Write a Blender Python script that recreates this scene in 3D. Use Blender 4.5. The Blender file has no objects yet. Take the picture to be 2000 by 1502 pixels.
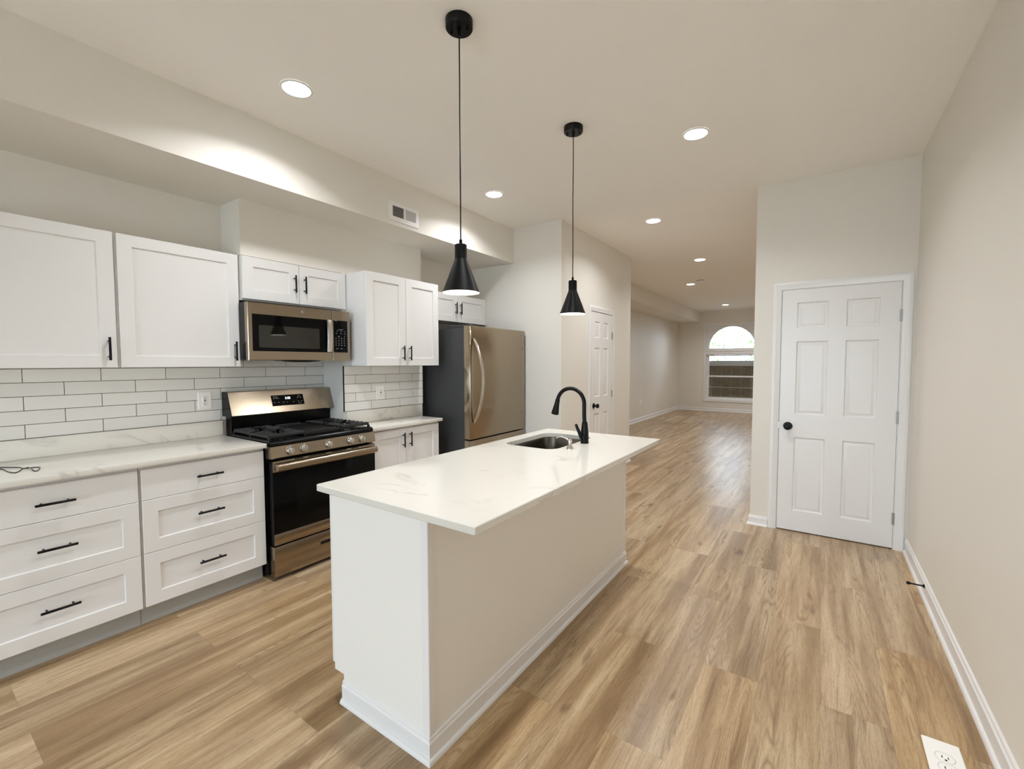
import bpy, bmesh, math, random
from mathutils import Vector, Matrix
random.seed(7)
PI = math.pi
scene = bpy.context.scene
C = scene.collection

# ------------------------------------------------------------------ camera
F_PX = 868.708
YAW, PITCH, ROLL, CAM_Z = math.radians(34.7893), math.radians(-2.782), math.radians(-0.1064), 1.4316
cam_data = bpy.data.cameras.new('camera')
cam_data.sensor_fit = 'HORIZONTAL'
cam_data.sensor_width = 36.0
cam_data.lens = F_PX / 2000.0 * 36.0
cam_data.clip_start = 0.02
cam_data.clip_end = 300
cam = bpy.data.objects.new('camera', cam_data)
C.objects.link(cam)
fw = Vector((-math.sin(YAW) * math.cos(PITCH), math.cos(YAW) * math.cos(PITCH), math.sin(PITCH)))
rt = Vector((math.cos(YAW), math.sin(YAW), 0))
up = rt.cross(fw)
r2 = rt * math.cos(ROLL) + up * math.sin(ROLL)
u2 = up * math.cos(ROLL) - rt * math.sin(ROLL)
M = Matrix(((r2.x, u2.x, -fw.x, 0), (r2.y, u2.y, -fw.y, 0), (r2.z, u2.z, -fw.z, CAM_Z), (0, 0, 0, 1)))
cam.matrix_world = M
scene.camera = cam

# ------------------------------------------------------------------ sky, exposure
scene.view_settings.view_transform = 'Standard'
scene.view_settings.look = 'None'
scene.view_settings.gamma = 1.0
scene.view_settings.use_curve_mapping = False
scene.view_settings.exposure = 0.55
LAMP_STRENGTH = 14.0
LAMP_WATTS = 8.6
LAMP_SPREAD = math.radians(140)
LAMP_COLOR = (0.95, 0.975, 1.0)
BULB_STRENGTH = 26.0
SKY_STRENGTH = 7.8
SKY_COLOR = (0.68, 0.83, 1.0)
w = bpy.data.worlds.new('sky')
scene.world = w
w.use_nodes = True
bg = w.node_tree.nodes['Background']
bg.inputs[0].default_value = (*SKY_COLOR, 1)
bg.inputs[1].default_value = SKY_STRENGTH
try:
    scene.cycles.max_bounces = 14
    scene.cycles.diffuse_bounces = 10
    scene.cycles.glossy_bounces = 5
    scene.cycles.transparent_max_bounces = 12
    scene.cycles.caustics_reflective = False
    scene.cycles.caustics_refractive = False
    scene.cycles.sample_clamp_indirect = 6.0
except Exception:
    pass


def portal(name, loc, rot, sx, sy):
    l = bpy.data.lights.new(name, 'AREA')
    l.shape = 'RECTANGLE'
    l.size, l.size_y = sx, sy
    l.cycles.is_portal = True
    o = bpy.data.objects.new(name, l)
    o.location = loc
    o.rotation_euler = rot
    C.objects.link(o)
    return o


# ------------------------------------------------------------------ materials
def srgb(r, g, b):
    f = lambda c: (c / 255 / 12.92) if c / 255 <= 0.04045 else ((c / 255 + 0.055) / 1.055) ** 2.4
    return (f(r), f(g), f(b), 1)


class NT:
    def __init__(s, name):
        s.m = bpy.data.materials.new(name)
        s.m.use_nodes = True
        s.t = s.m.node_tree
        s.t.nodes.clear()
        s.out = s.t.nodes.new('ShaderNodeOutputMaterial')

    def n(s, typ, **kw):
        x = s.t.nodes.new(typ)
        for k, v in kw.items():
            setattr(x, k, v)
        return x

    def l(s, a, b):
        s.t.links.new(a, b)

    def val(s, sock, v):
        if hasattr(v, 'is_output'):
            s.l(v, sock)
        else:
            sock.default_value = v

    def math(s, op, a, b=None, c=None):
        x = s.n('ShaderNodeMath', operation=op)
        s.val(x.inputs[0], a)
        if b is not None:
            s.val(x.inputs[1], b)
        if c is not None:
            s.val(x.inputs[2], c)
        return x.outputs[0]

    def mix(s, fac, a, b, mode='MIX'):
        x = s.n('ShaderNodeMix', data_type='RGBA', blend_type=mode)
        s.val(x.inputs[0], fac)
        s.val(x.inputs[6], a)
        s.val(x.inputs[7], b)
        return x.outputs[2]

    def noise(s, vec, scale, detail=3, rough=0.5, dist=0.0):
        x = s.n('ShaderNodeTexNoise')
        s.l(vec, x.inputs['Vector'])
        x.inputs['Scale'].default_value = scale
        x.inputs['Detail'].default_value = detail
        x.inputs['Roughness'].default_value = rough
        x.inputs['Distortion'].default_value = dist
        return x.outputs[0]

    def ramp(s, fac, stops):
        x = s.n('ShaderNodeValToRGB')
        s.l(fac, x.inputs[0])
        e = x.color_ramp.elements
        while len(e) < len(stops):
            e.new(0.5)
        for i, (p, c) in enumerate(stops):
            e[i].position = p
            e[i].color = c if len(c) == 4 else (*c, 1)
        return x.outputs[0]

    def pos(s):
        return s.n('ShaderNodeNewGeometry').outputs['Position']

    def bsdf(s, color, rough=0.5, metal=0.0, spec=0.5, aniso=0.0, bump=None, coat=0.0):
        b = s.n('ShaderNodeBsdfPrincipled')
        s.val(b.inputs['Base Color'], color)
        s.val(b.inputs['Roughness'], rough)
        b.inputs['Metallic'].default_value = metal
        b.inputs['Specular IOR Level'].default_value = spec
        b.inputs['Anisotropic'].default_value = aniso
        b.inputs['Coat Weight'].default_value = coat
        if bump is not None:
            h, strength, dist = bump
            bn = s.n('ShaderNodeBump')
            bn.inputs['Strength'].default_value = strength
            bn.inputs['Distance'].default_value = dist
            s.l(h, bn.inputs['Height'])
            s.l(bn.outputs[0], b.inputs['Normal'])
        s.l(b.outputs[0], s.out.inputs[0])
        return b


def paint(name, col, rough=0.6, spec=0.3, bump=0.05, var=0.015, scale=180):
    m = NT(name)
    p = m.pos()
    h = m.noise(p, scale, 2)
    v = m.noise(p, 1.3, 2)
    c2 = tuple(min(1, c * (1 - var * 3)) for c in col[:3]) + (1,)
    c = m.mix(v, col, c2)
    m.bsdf(c, rough, 0, spec, bump=(h, bump, 0.002))
    return m.m


def emis(name, col, strength):
    m = NT(name)
    e = m.n('ShaderNodeEmission')
    e.inputs[0].default_value = (*col, 1)
    e.inputs[1].default_value = strength
    m.l(e.outputs[0], m.out.inputs[0])
    return m.m


def steel(name, col, rough, axis, aniso=0.5):
    """brushed metal; fine streaks run along the axis (0 x, 1 y, 2 z)"""
    m = NT(name)
    p = m.pos()
    mp = m.n('ShaderNodeMapping')
    sc = [420.0] * 3
    sc[axis] = 4.0
    mp.inputs['Scale'].default_value = sc
    m.l(p, mp.inputs[0])
    h = m.noise(mp.outputs[0], 1.0, 2)
    r = m.math('MULTIPLY_ADD', h, 0.10, rough - 0.05)
    m.bsdf(col, r, 1.0, 0.5, aniso, bump=(h, 0.04, 0.0006))
    return m.m


WALL = paint('wall_paint', srgb(229, 225, 217), 0.55, 0.3)
CEIL = paint('ceiling_paint', srgb(248, 246, 242), 0.7, 0.2)
TRIM = paint('trim_white_paint', srgb(232, 231, 230), 0.32, 0.45, 0.02, 0.005, 60)
CAB = paint('cabinet_white_paint', srgb(230, 229, 228), 0.33, 0.45, 0.012, 0.004, 90)
KICK = paint('toe_kick_grey_paint', srgb(176, 176, 172), 0.5, 0.3)
ISLE = paint('island_panel_paint', srgb(238, 236, 231), 0.4, 0.4, 0.015, 0.008, 60)
BLACK = paint('matte_black_metal', (0.0025, 0.0025, 0.0028, 1), 0.36, 0.22, 0.02, 0.0, 300)
SHADE = paint('matte_black_shade', (0.002, 0.002, 0.0022, 1), 0.42, 0.18, 0.01, 0.0, 300)
BLKPLAST = paint('black_enamel', (0.0025, 0.0025, 0.0028, 1), 0.2, 0.2, 0.0, 0.0)
IRON = paint('cast_iron', (0.008, 0.008, 0.009, 1), 0.38, 0.45, 0.15, 0.0, 500)
DGREY = paint('fridge_side_grey', (0.045, 0.046, 0.047, 1), 0.42, 0.35, 0.06, 0.0, 420)
PLASTIC = paint('white_plastic', srgb(250, 249, 246), 0.3, 0.5, 0.0, 0.0)
DARK = paint('dark_gap', (0.01, 0.01, 0.01, 1), 0.7, 0.2, 0, 0)
GREYTXT = paint('printed_grey', (0.30, 0.31, 0.32, 1), 0.5, 0.3, 0, 0)
RED = paint('red_button', (0.35, 0.02, 0.02, 1), 0.4, 0.4, 0, 0)
SHADEIN = paint('shade_white_lining', srgb(245, 244, 240), 0.5, 0.3, 0, 0)
STEEL_Y = steel('brushed_steel_horizontal', (0.36, 0.295, 0.22, 1), 0.20, 1)
STEEL_Z = steel('brushed_steel_vertical', (0.36, 0.295, 0.215, 1), 0.17, 2)
HANDLE_STEEL = steel('handle_steel', (0.62, 0.57, 0.50, 1), 0.22, 2, 0.2)
SINKM = steel('brushed_sink_steel', (0.15, 0.138, 0.118, 1), 0.22, 2)
CHROME = steel('satin_nickel', (0.68, 0.66, 0.62, 1), 0.18, 2, 0.0)
HINGE = steel('hinge_nickel', (0.42, 0.40, 0.37, 1), 0.3, 2, 0.0)
LED = emis('led_diffuser', LAMP_COLOR, LAMP_STRENGTH)
BULB = emis('lamp_bulb', (1.0, 0.90, 0.78), BULB_STRENGTH)
DIGIT = emis('clock_digits', (0.85, 0.95, 1.0), 1.2)

_m = NT('black_glass')
_m.bsdf((0.002, 0.002, 0.0023, 1), 0.06, 0, 0.14)
BGLASS = _m.m
_m = NT('oven_window_glass')
_m.bsdf((0.006, 0.006, 0.004, 1), 0.03, 0, 0.8)
OGLASS = _m.m
_m = NT('oven_dark_window')
_m.bsdf((0.004, 0.004, 0.0035, 1), 0.05, 0, 0.16)
OVENWIN = _m.m

_m = NT('window_glass')
_g = _m.n('ShaderNodeBsdfGlossy')
_g.inputs['Roughness'].default_value = 0.02
_t = _m.n('ShaderNodeBsdfTransparent')
_t.inputs[0].default_value = (0.97, 0.985, 0.98, 1)
_f = _m.n('ShaderNodeFresnel')
_f.inputs[0].default_value = 1.35
_x = _m.n('ShaderNodeMixShader')
_m.l(_f.outputs[0], _x.inputs[0])
_m.l(_t.outputs[0], _x.inputs[1])
_m.l(_g.outputs[0], _x.inputs[2])
_m.l(_x.outputs[0], _m.out.inputs[0])
GLASS = _m.m


def make_quartz():
    m = NT('white_quartz')
    p = m.pos()
    n1 = m.noise(p, 1.1, 4, 0.55, 1.2)
    d = m.math('ABSOLUTE', m.math('SUBTRACT', n1, 0.52))
    vein = m.math('SUBTRACT', 1.0, m.math('MINIMUM', m.math('MULTIPLY', d, 60.0), 1.0))
    brk = m.noise(p, 3.2, 3)
    brk = m.math('MULTIPLY', m.math('MAXIMUM', m.math('SUBTRACT', brk, 0.50), 0.0), 5.0)
    fine = m.noise(p, 55, 3)
    vein = m.math('MINIMUM', m.math('MULTIPLY', m.math('MULTIPLY', vein, brk), m.math('ADD', fine, 0.2)), 0.30)
    n2 = m.noise(p, 2.2, 4, 0.6, 0.8)
    cloud = m.math('MULTIPLY', m.math('MAXIMUM', m.math('SUBTRACT', n2, 0.5), 0.0), 0.35)
    c = m.mix(cloud, srgb(222, 219, 211), srgb(204, 201, 194))
    c = m.mix(vein, c, srgb(158, 152, 144))
    m.bsdf(c, 0.14, 0, 0.5)
    return m.m


QUARTZ = make_quartz()


def make_tile():
    m = NT('white_glazed_tile')
    p = m.pos()
    n = m.noise(p, 7, 2)
    oi = m.n('ShaderNodeNewGeometry').outputs['Random Per Island']
    c = m.mix(oi, srgb(240, 239, 235), srgb(231, 230, 226))
    m.bsdf(c, 0.16, 0, 0.5, bump=(n, 0.08, 0.01))
    return m.m


TILE = make_tile()
GROUT = paint('dark_grout', srgb(92, 86, 76), 0.8, 0.1)


def make_floor():
    m = NT('oak_vinyl_plank')
    p = m.pos()
    sp = m.n('ShaderNodeSeparateXYZ')
    m.l(p, sp.inputs[0])
    X, Y = sp.outputs[0], sp.outputs[1]
    PW, PL = 0.2286, 1.276
    u = m.math('DIVIDE', m.math('SUBTRACT', X, 0.033), PW)
    row = m.math('FLOOR', u)
    par = m.math('FLOORED_MODULO', row, 2.0)
    sh = m.math('MULTIPLY_ADD', par, -0.638, 2.209)          # odd rows break at 1.571, even rows at 2.209
    v = m.math('DIVIDE', m.math('SUBTRACT', Y, sh), PL)
    col = m.math('FLOOR', v)
    fu = m.math('FRACT', u)
    fv = m.math('FRACT', v)
    cmb = m.n('ShaderNodeCombineXYZ')
    m.l(row, cmb.inputs[0])
    m.l(col, cmb.inputs[1])
    wn = m.n('ShaderNodeTexWhiteNoise', noise_dimensions='3D')
    m.l(cmb.outputs[0], wn.inputs[0])
    wn2 = m.n('ShaderNodeSeparateColor')
    m.l(wn.outputs[1], wn2.inputs[0])
    rA, rB, rC = wn2.outputs[0], wn2.outputs[1], wn2.outputs[2]

    def gvec(sx, sy, k):
        c = m.n('ShaderNodeCombineXYZ')
        m.l(m.math('MULTIPLY_ADD', rA, 17.0 * k, m.math('MULTIPLY', X, sx)), c.inputs[0])
        m.l(m.math('MULTIPLY_ADD', rB, 13.0 * k, m.math('MULTIPLY', Y, sy)), c.inputs[1])
        m.l(m.math('MULTIPLY', rC, 29.0 * k), c.inputs[2])
        return c.outputs[0]

    broad = m.noise(gvec(11.0, 0.75, 1.0), 1.0, 3, 0.55, 0.35)
    mid = m.noise(gvec(46.0, 2.0, 2.0), 1.0, 4, 0.6, 0.25)
    fine = m.noise(gvec(300.0, 9.0, 3.0), 1.0, 3, 0.65)
    pores = m.noise(gvec(620.0, 42.0, 4.0), 1.0, 2, 0.6)
    # cathedral figure: rings of a stretched, wobbling field
    cath = m.noise(gvec(7.5, 0.62, 5.0), 1.0, 2, 0.45, 0.3)
    rings = m.math('FRACT', m.math('MULTIPLY', cath, 32.0))
    rings = m.math('ABSOLUTE', m.math('SUBTRACT', m.math('MULTIPLY', rings, 2.0), 1.0))
    rmask = m.noise(gvec(9.0, 0.9, 6.0), 1.0, 2, 0.5)
    rmask = m.math('MINIMUM', m.math('MULTIPLY', m.math('MAXIMUM', m.math('SUBTRACT', rmask, 0.46), 0.0), 6.0), 1.0)
    rings = m.math('MULTIPLY', m.math('POWER', rings, 3.0), rmask)
    # knots
    kn = m.noise(gvec(10.0, 3.2, 7.0), 1.0, 2, 0.5)
    knot = m.math('MINIMUM', m.math('MULTIPLY', m.math('MAXIMUM', m.math('SUBTRACT', kn, 0.685), 0.0), 12.0), 1.0)

    base = m.ramp(broad, [(0.27, srgb(128, 103, 77)), (0.42, srgb(163, 138, 107)),
                          (0.56, srgb(194, 171, 139)), (0.73, srgb(219, 200, 169))])
    c = m.mix(m.math('MULTIPLY', mid, 0.55), base, srgb(158, 132, 100))
    dk = m.math('MINIMUM', m.math('MULTIPLY', m.math('MAXIMUM', m.math('SUBTRACT', mid, 0.57), 0.0), 4.5), 0.7)
    c = m.mix(dk, c, srgb(118, 92, 64))
    c = m.mix(m.math('MULTIPLY', rings, 0.66), c, srgb(120, 94, 66))
    c = m.mix(m.math('MULTIPLY', m.math('MAXIMUM', m.math('SUBTRACT', fine, 0.47), 0.0), 1.7), c, srgb(112, 88, 62))
    c = m.mix(m.math('MULTIPLY', m.math('MAXIMUM', m.math('SUBTRACT', pores, 0.55), 0.0), 3.2), c, srgb(104, 82, 60))
    c = m.mix(m.math('MULTIPLY', knot, 0.6), c, srgb(86, 62, 42))
    hs = m.n('ShaderNodeHueSaturation')
    m.l(m.math('MULTIPLY_ADD', rB, 0.16, 0.93), hs.inputs['Saturation'])
    m.l(m.math('MULTIPLY_ADD', rC, 0.22, 0.89), hs.inputs['Value'])
    m.l(c, hs.inputs['Color'])
    c = m.mix(1.0, hs.outputs[0], (1.02, 1.0, 0.975, 1), 'MULTIPLY')
    # seams
    du = m.math('MULTIPLY', m.math('MINIMUM', fu, m.math('SUBTRACT', 1.0, fu)), PW)
    dv = m.math('MULTIPLY', m.math('MINIMUM', fv, m.math('SUBTRACT', 1.0, fv)), PL)
    d = m.math('MINIMUM', du, dv)
    seam = m.math('SUBTRACT', 1.0, m.math('MINIMUM', m.math('DIVIDE', d, 0.0012), 1.0))
    c = m.mix(m.math('MULTIPLY', seam, 0.45), c, srgb(96, 74, 52))
    hgt = m.math('SUBTRACT', m.math('MULTIPLY', fine, 0.4), seam)
    rough = m.math('MULTIPLY_ADD', fine, 0.14, 0.24)
    m.bsdf(c, rough, 0, 0.42, bump=(hgt, 0.12, 0.0015))
    return m.m


FLOORM = make_floor()


def make_leaf():
    m = NT('leaf_green')
    oi = m.n('ShaderNodeNewGeometry').outputs['Random Per Island']
    c = m.mix(oi, (0.05, 0.16, 0.02, 1), (0.22, 0.42, 0.07, 1))
    m.bsdf(c, 0.5, 0, 0.3)
    return m.m


LEAF = make_leaf()
BARK = paint('bark', (0.09, 0.07, 0.05, 1), 0.9, 0.1, 0.5, 0.1, 30)
PATIO_BOUNCE = paint('pale_patio_bounce', (0.66, 0.64, 0.60, 1), 0.9, 0.1, 0.2, 0.05, 8)  # made pale so the unseen patio bounces daylight onto ceiling and upper walls
GROUND = paint('outdoor_ground', (0.22, 0.21, 0.19, 1), 0.9, 0.1, 0.3, 0.1, 8)


def make_blind():
    m = NT('woven_brown_slats')
    p = m.pos()
    mp = m.n('ShaderNodeMapping')
    mp.inputs['Scale'].default_value = (9, 9, 140)
    m.l(p, mp.inputs[0])
    n = m.noise(mp.outputs[0], 1.0, 3)
    c = m.ramp(n, [(0.3, (0.13, 0.095, 0.062, 1)), (0.7, (0.34, 0.265, 0.18, 1))])
    m.bsdf(c, 0.7, 0, 0.2)
    return m.m


BLIND = make_blind()
STACK = paint('grey_fabric_stack', srgb(232, 230, 230), 0.8, 0.1)


# ------------------------------------------------------------------ mesh helpers
class MB:
    """collects faces; build() links them as ONE mesh object"""

    def __init__(s):
        s.v, s.f, s.mi, s.sm = [], [], [], []

    def add(s, verts, faces, mi=0, smooth=False):
        b = len(s.v)
        s.v += [tuple(v) for v in verts]
        for f in faces:
            s.f.append([i + b for i in f])
            s.mi.append(mi)
            s.sm.append(smooth)

    def box(s, x0, y0, z0, x1, y1, z1, bev=0.0, mi=0, seg=2):
        x0, x1 = min(x0, x1), max(x0, x1)
        y0, y1 = min(y0, y1), max(y0, y1)
        z0, z1 = min(z0, z1), max(z0, z1)
        vs = [(x0, y0, z0), (x1, y0, z0), (x1, y1, z0), (x0, y1, z0), (x0, y0, z1), (x1, y0, z1), (x1, y1, z1), (x0, y1, z1)]
        fs = [(3, 2, 1, 0), (4, 5, 6, 7), (0, 1, 5, 4), (1, 2, 6, 5), (2, 3, 7, 6), (3, 0, 4, 7)]
        if bev <= 0:
            s.add(vs, fs, mi)
            return s
        bm = bmesh.new()
        bv = [bm.verts.new(v) for v in vs]
        for f in fs:
            bm.faces.new([bv[i] for i in f])
        bmesh.ops.bevel(bm, geom=list(bm.edges), offset=bev, segments=seg, profile=0.5, affect='EDGES')
        s.bm(bm, mi, False)
        return s

    def bm(s, bm, mi=0, smooth=False):
        bm.verts.index_update()
        s.add([v.co[:] for v in bm.verts], [[v.index for v in f.verts] for f in bm.faces], mi, smooth)
        bm.free()

    def loft(s, rings, mi=0, cap0=True, cap1=True, closed=True, smooth=False):
        n = len(rings[0])
        vs = [p for r in rings for p in r]
        fs = []
        for i in range(len(rings) - 1):
            for j in range(n if closed else n - 1):
                k = (j + 1) % n
                fs.append((i * n + j, i * n + k, (i + 1) * n + k, (i + 1) * n + j))
        s.add(vs, fs, mi, smooth)
        if cap0:
            s.add(rings[0], [list(range(n))[::-1]], mi)
        if cap1:
            s.add(rings[-1], [list(range(n))], mi)
        return s

    def tube(s, pts, r, seg=10, mi=0, caps=True):
        pts = [Vector(p) for p in pts]
        rs = r if isinstance(r, (list, tuple)) else [r] * len(pts)
        rings = []
        prev = None
        for i, p in enumerate(pts):
            if i == 0:
                t = pts[1] - p
            elif i == len(pts) - 1:
                t = p - pts[i - 1]
            else:
                t = (pts[i + 1] - p).normalized() + (p - pts[i - 1]).normalized()
            t.normalize()
            if prev is None:
                a = Vector((0, 0, 1)) if abs(t.z) < 0.9 else Vector((1, 0, 0))
                nx = t.cross(a).normalized()
            else:
                nx = (prev - t * prev.dot(t)).normalized()
            prev = nx
            ny = t.cross(nx)
            rings.append([p + (nx * math.cos(2 * PI * k / seg) + ny * math.sin(2 * PI * k / seg)) * rs[i] for k in range(seg)])
        s.loft(rings, mi, caps, caps, True, True)
        return s

    def lathe(s, prof, o=(0, 0, 0), axis='z', seg=32, mi=0, cap0=False, cap1=False, smooth=True):
        rings = []
        for r, h in prof:
            ring = []
            for k in range(seg):
                a = 2 * PI * k / seg
                c_, s_ = r * math.cos(a), r * math.sin(a)
                if axis == 'z':
                    q = (o[0] + c_, o[1] + s_, o[2] + h)
                elif axis == 'x':
                    q = (o[0] + h, o[1] + c_, o[2] + s_)
                else:
                    q = (o[0] + s_, o[1] + h, o[2] + c_)
                ring.append(q)
            rings.append(ring)
        s.loft(rings, mi, cap0, cap1, True, smooth)
        return s

    def build(s, name, mats, parent=None, smooth=None):
        me = bpy.data.meshes.new(name)
        me.from_pydata(s.v, [], s.f)
        for m in (mats if isinstance(mats, (list, tuple)) else [mats]):
            me.materials.append(m)
        me.polygons.foreach_set('material_index', s.mi)
        me.polygons.foreach_set('use_smooth', s.sm)
        me.update()
        bm = bmesh.new()
        bm.from_mesh(me)
        bmesh.ops.recalc_face_normals(bm, faces=bm.faces)
        bm.to_mesh(me)
        bm.free()
        try:
            me.set_sharp_from_angle(angle=math.radians(40))
        except Exception:
            pass
        o = bpy.data.objects.new(name, me)
        C.objects.link(o)
        if parent is not None:
            adopt(o, parent)
        return o


def adopt(o, parent):
    """parent o, keeping where it stands"""
    o.parent = parent
    m = Matrix.Identity(4)
    q = parent
    while q is not None:
        m = Matrix.LocRotScale(q.location, q.rotation_euler, q.scale) @ m if q.parent is None else \
            (q.matrix_parent_inverse @ Matrix.LocRotScale(q.location, q.rotation_euler, q.scale)) @ m
        q = q.parent
    o.matrix_parent_inverse = m.inverted()


def tag(o, label=None, cat=None, group=None, kind=None):
    if label:
        o['label'] = label
    if cat:
        o['category'] = cat
    if group:
        o['group'] = group
    if kind:
        o['kind'] = kind
    return o


def thing(name, loc, label, cat, group=None, kind=None):
    o = bpy.data.objects.new(name, None)
    o.empty_display_size = 0.05
    o.location = loc
    C.objects.link(o)
    return tag(o, label, cat, group, kind)


def struct(name, mb, mat, label, cat):
    return tag(mb.build(name, mat), label, cat, None, 'structure')


def copy_tree(o, parent=None):
    c = o.copy()
    C.objects.link(c)
    if parent is not None:
        c.parent = parent
        c.matrix_parent_inverse = o.matrix_parent_inverse.copy()
    for ch in [x for x in bpy.data.objects if x.parent == o]:
        copy_tree(ch, c)
    return c


def rect(axis, at, a0, b0, a1, b1):
    """rectangle ring in a plane at x (axis x: a=y, b=z) or y (axis y: a=x, b=z)"""
    pts = [(a0, b0), (a1, b0), (a1, b1), (a0, b1)]
    return [(at, a, b) if axis == 'x' else (a, at, b) for a, b in pts]


def shaker(y0, z0, y1, z1, xf, thick=0.02, st=0.068, rl=None, rec=0.009, s=1, flat=False, axis='x'):
    """door front facing s along the axis; xf is its face"""
    rl = st if rl is None else rl
    b = 0.0018
    R = lambda i, j, d: rect(axis, xf - s * d, y0 + i, z0 + j, y1 - i, z1 - j)
    rings = [R(0, 0, thick), R(0, 0, b), R(b, b, 0)]
    if not flat:
        rings += [R(st, rl, 0), R(st + 0.003, rl + 0.003, rec)]
    m = MB()
    m.loft(rings)
    return m


def bar_pull(c, length, axis, x_face, off=0.03, r=0.0062):
    """black T-bar pull, bar along y or z, standing off a face that looks +x"""
    m = MB()
    h = length / 2
    d = Vector((0, 1, 0)) if axis == 'y' else Vector((0, 0, 1))
    o = Vector((x_face + off, c[0], c[1]))
    m.tube([o - d * h, o - d * (h - 0.0015), o + d * (h - 0.0015), o + d * h], [r * 0.85, r, r, r * 0.85], 12)
    for q in (-1, 1):
        p = o + d * (h * 0.66 * q)
        m.tube([Vector((x_face - 0.001, p.y, p.z)), Vector((x_face + off, p.y, p.z))], 0.0045, 10)
    return m


def rrect(cx, cy, hx, hy, r, n=8):
    pts = []
    for (sx, sy, a0) in ((1, -1, -PI / 2), (1, 1, 0), (-1, 1, PI / 2), (-1, -1, PI)):
        for k in range(n + 1):
            a = a0 + PI / 2 * k / n
            pts.append((cx + sx * (hx - r) + r * math.cos(a), cy + sy * (hy - r) + r * math.sin(a)))
    return pts


def moulding(path, prof, closed=False):
    """sweep prof [(out, z)] along a floor path; 'out' is to the right of the walking direction"""
    n = len(path)
    P = [Vector((p[0], p[1])) for p in path]
    rings = []
    for i in range(n):
        def nrm(a, b):
            d = (b - a).normalized()
            return Vector((d.y, -d.x))
        if i == 0:
            m = nrm(P[0], P[1])
            k = 1
        elif i == n - 1:
            m = nrm(P[-2], P[-1])
            k = 1
        else:
            n1, n2 = nrm(P[i - 1], P[i]), nrm(P[i], P[i + 1])
            m = (n1 + n2).normalized()
            k = 1 / max(0.2, m.dot(n1))
        rings.append([(P[i].x + m.x * o * k, P[i].y + m.y * o * k, z) for o, z in prof])
    mb = MB()
    mb.loft(rings)
    return mb


def base_prof(h, t=0.012, shoe=0.017):
    p = [(0, 0), (t + shoe * 0.75, 0)]
    for k in range(1, 5):
        a = PI / 2 * k / 4
        p.append((t + shoe * 0.75 * math.cos(a), shoe * 1.1 * math.sin(a)))
    p += [(t, h * 0.72), (t * 1.12, h * 0.735), (t * 1.12, h * 0.775), (t * 0.85, h * 0.80), (t * 0.62, h * 0.86), (t * 0.72, h * 0.885), (t * 0.72, h * 0.93), (t * 0.45, h * 0.965), (0.001, h), (0, h)]
    return p


# ------------------------------------------------------------------ room dimensions
XW, XC, XR = -3.562, -3.281, 0.563
YB, YF = -4.8, 14.11
ZC, ZS, ZS2 = 2.932, 2.553, 2.617
XS, XS2 = -2.879, -2.977
YC0, YC, YCE, YE = 1.47, 2.245, 3.143, 4.182
XP, YP2, XL = -2.269, 6.25, -3.615
YD, XD = 4.406, -0.487
YDB = 6.88

# floor, ceiling
struct('floor', MB().box(XL - 0.1, YB - 0.1, -0.06, XR + 0.1, YF + 0.1, 0), FLOORM, 'light oak vinyl plank floor running the length of the room', 'floor')
struct('ceiling', MB().box(XL - 0.1, YB - 0.1, ZC, XR + 0.1, YF + 0.1, ZC + 0.08), CEIL, 'flat painted ceiling with recessed lights', 'ceiling')
# walls
struct('wall_left', MB().box(XL - 0.1, YB, 0, XW, YE, ZC), WALL, 'painted wall behind the kitchen cabinets', 'wall')
struct('wall_right', MB().box(XR, YB, 0, XR + 0.1, YF, ZC), WALL, 'long bare painted wall at the right of the picture', 'wall')
m = MB()
m.box(XC - 0.28, YC, 0, XC, YCE, ZC)                       # boxed-out chase beside the range
m.box(XC - 0.28, YC0, 2.176, XC, YC, ZC)                   # bulkhead over the microwave cabinet
struct('wall_chase', m, WALL, 'boxed-out painted chase and bulkhead above the microwave', 'wall')
# back wall, behind the camera, with a wide glazed door
GX0, GX1, GZ1 = -2.6, 0.5, 2.35
m = MB()
m.box(XL, YB - 0.12, 0, GX0, YB, ZC)
m.box(GX1, YB - 0.12, 0, XR, YB, ZC)
m.box(GX0, YB - 0.12, GZ1, GX1, YB, ZC)
struct('wall_back', m, WALL, 'painted wall behind the viewpoint around a glazed patio door', 'wall')
# pantry enclosure
PD0, PD1, PDT = 4.921, 5.563, 2.046
T = 0.1
m = MB()
m.box(XL, YE, 0, XP, YE + T, ZC)
m.box(XP - T, YE + T, 0, XP, PD0 - 0.012, ZC)
m.box(XP - T, PD1 + 0.012, 0, XP, YP2, ZC)
m.box(XP - T, PD0 - 0.012, PDT + 0.012, XP, PD1 + 0.012, ZC)
m.box(XL, YP2 - T, 0, XP - T, YP2, ZC)
struct('wall_pantry', m, WALL, 'painted pantry walls projecting beside the refrigerator', 'wall')
struct('wall_side', MB().box(XL - 0.1, YE, 0, XL, YF, ZC), WALL, 'left wall of the far living room', 'wall')
# closet enclosure with door opening
DX0, DX1, DT = -0.282, 0.480, 2.032
m = MB()
m.box(XD, YD, 0, DX0 - 0.012, YD + T, ZC)
m.box(DX1 + 0.012, YD, 0, XR, YD + T, ZC)
m.box(DX0 - 0.012, YD, DT + 0.012, DX1 + 0.012, YD + T, ZC)
m.box(XD, YD + T, 0, XD + T, YDB, ZC)
m.box(XD + T, YDB - T, 0, XR, YDB, ZC)
struct('wall_closet', m, WALL, 'painted closet wall around the white six-panel door', 'wall')
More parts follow.
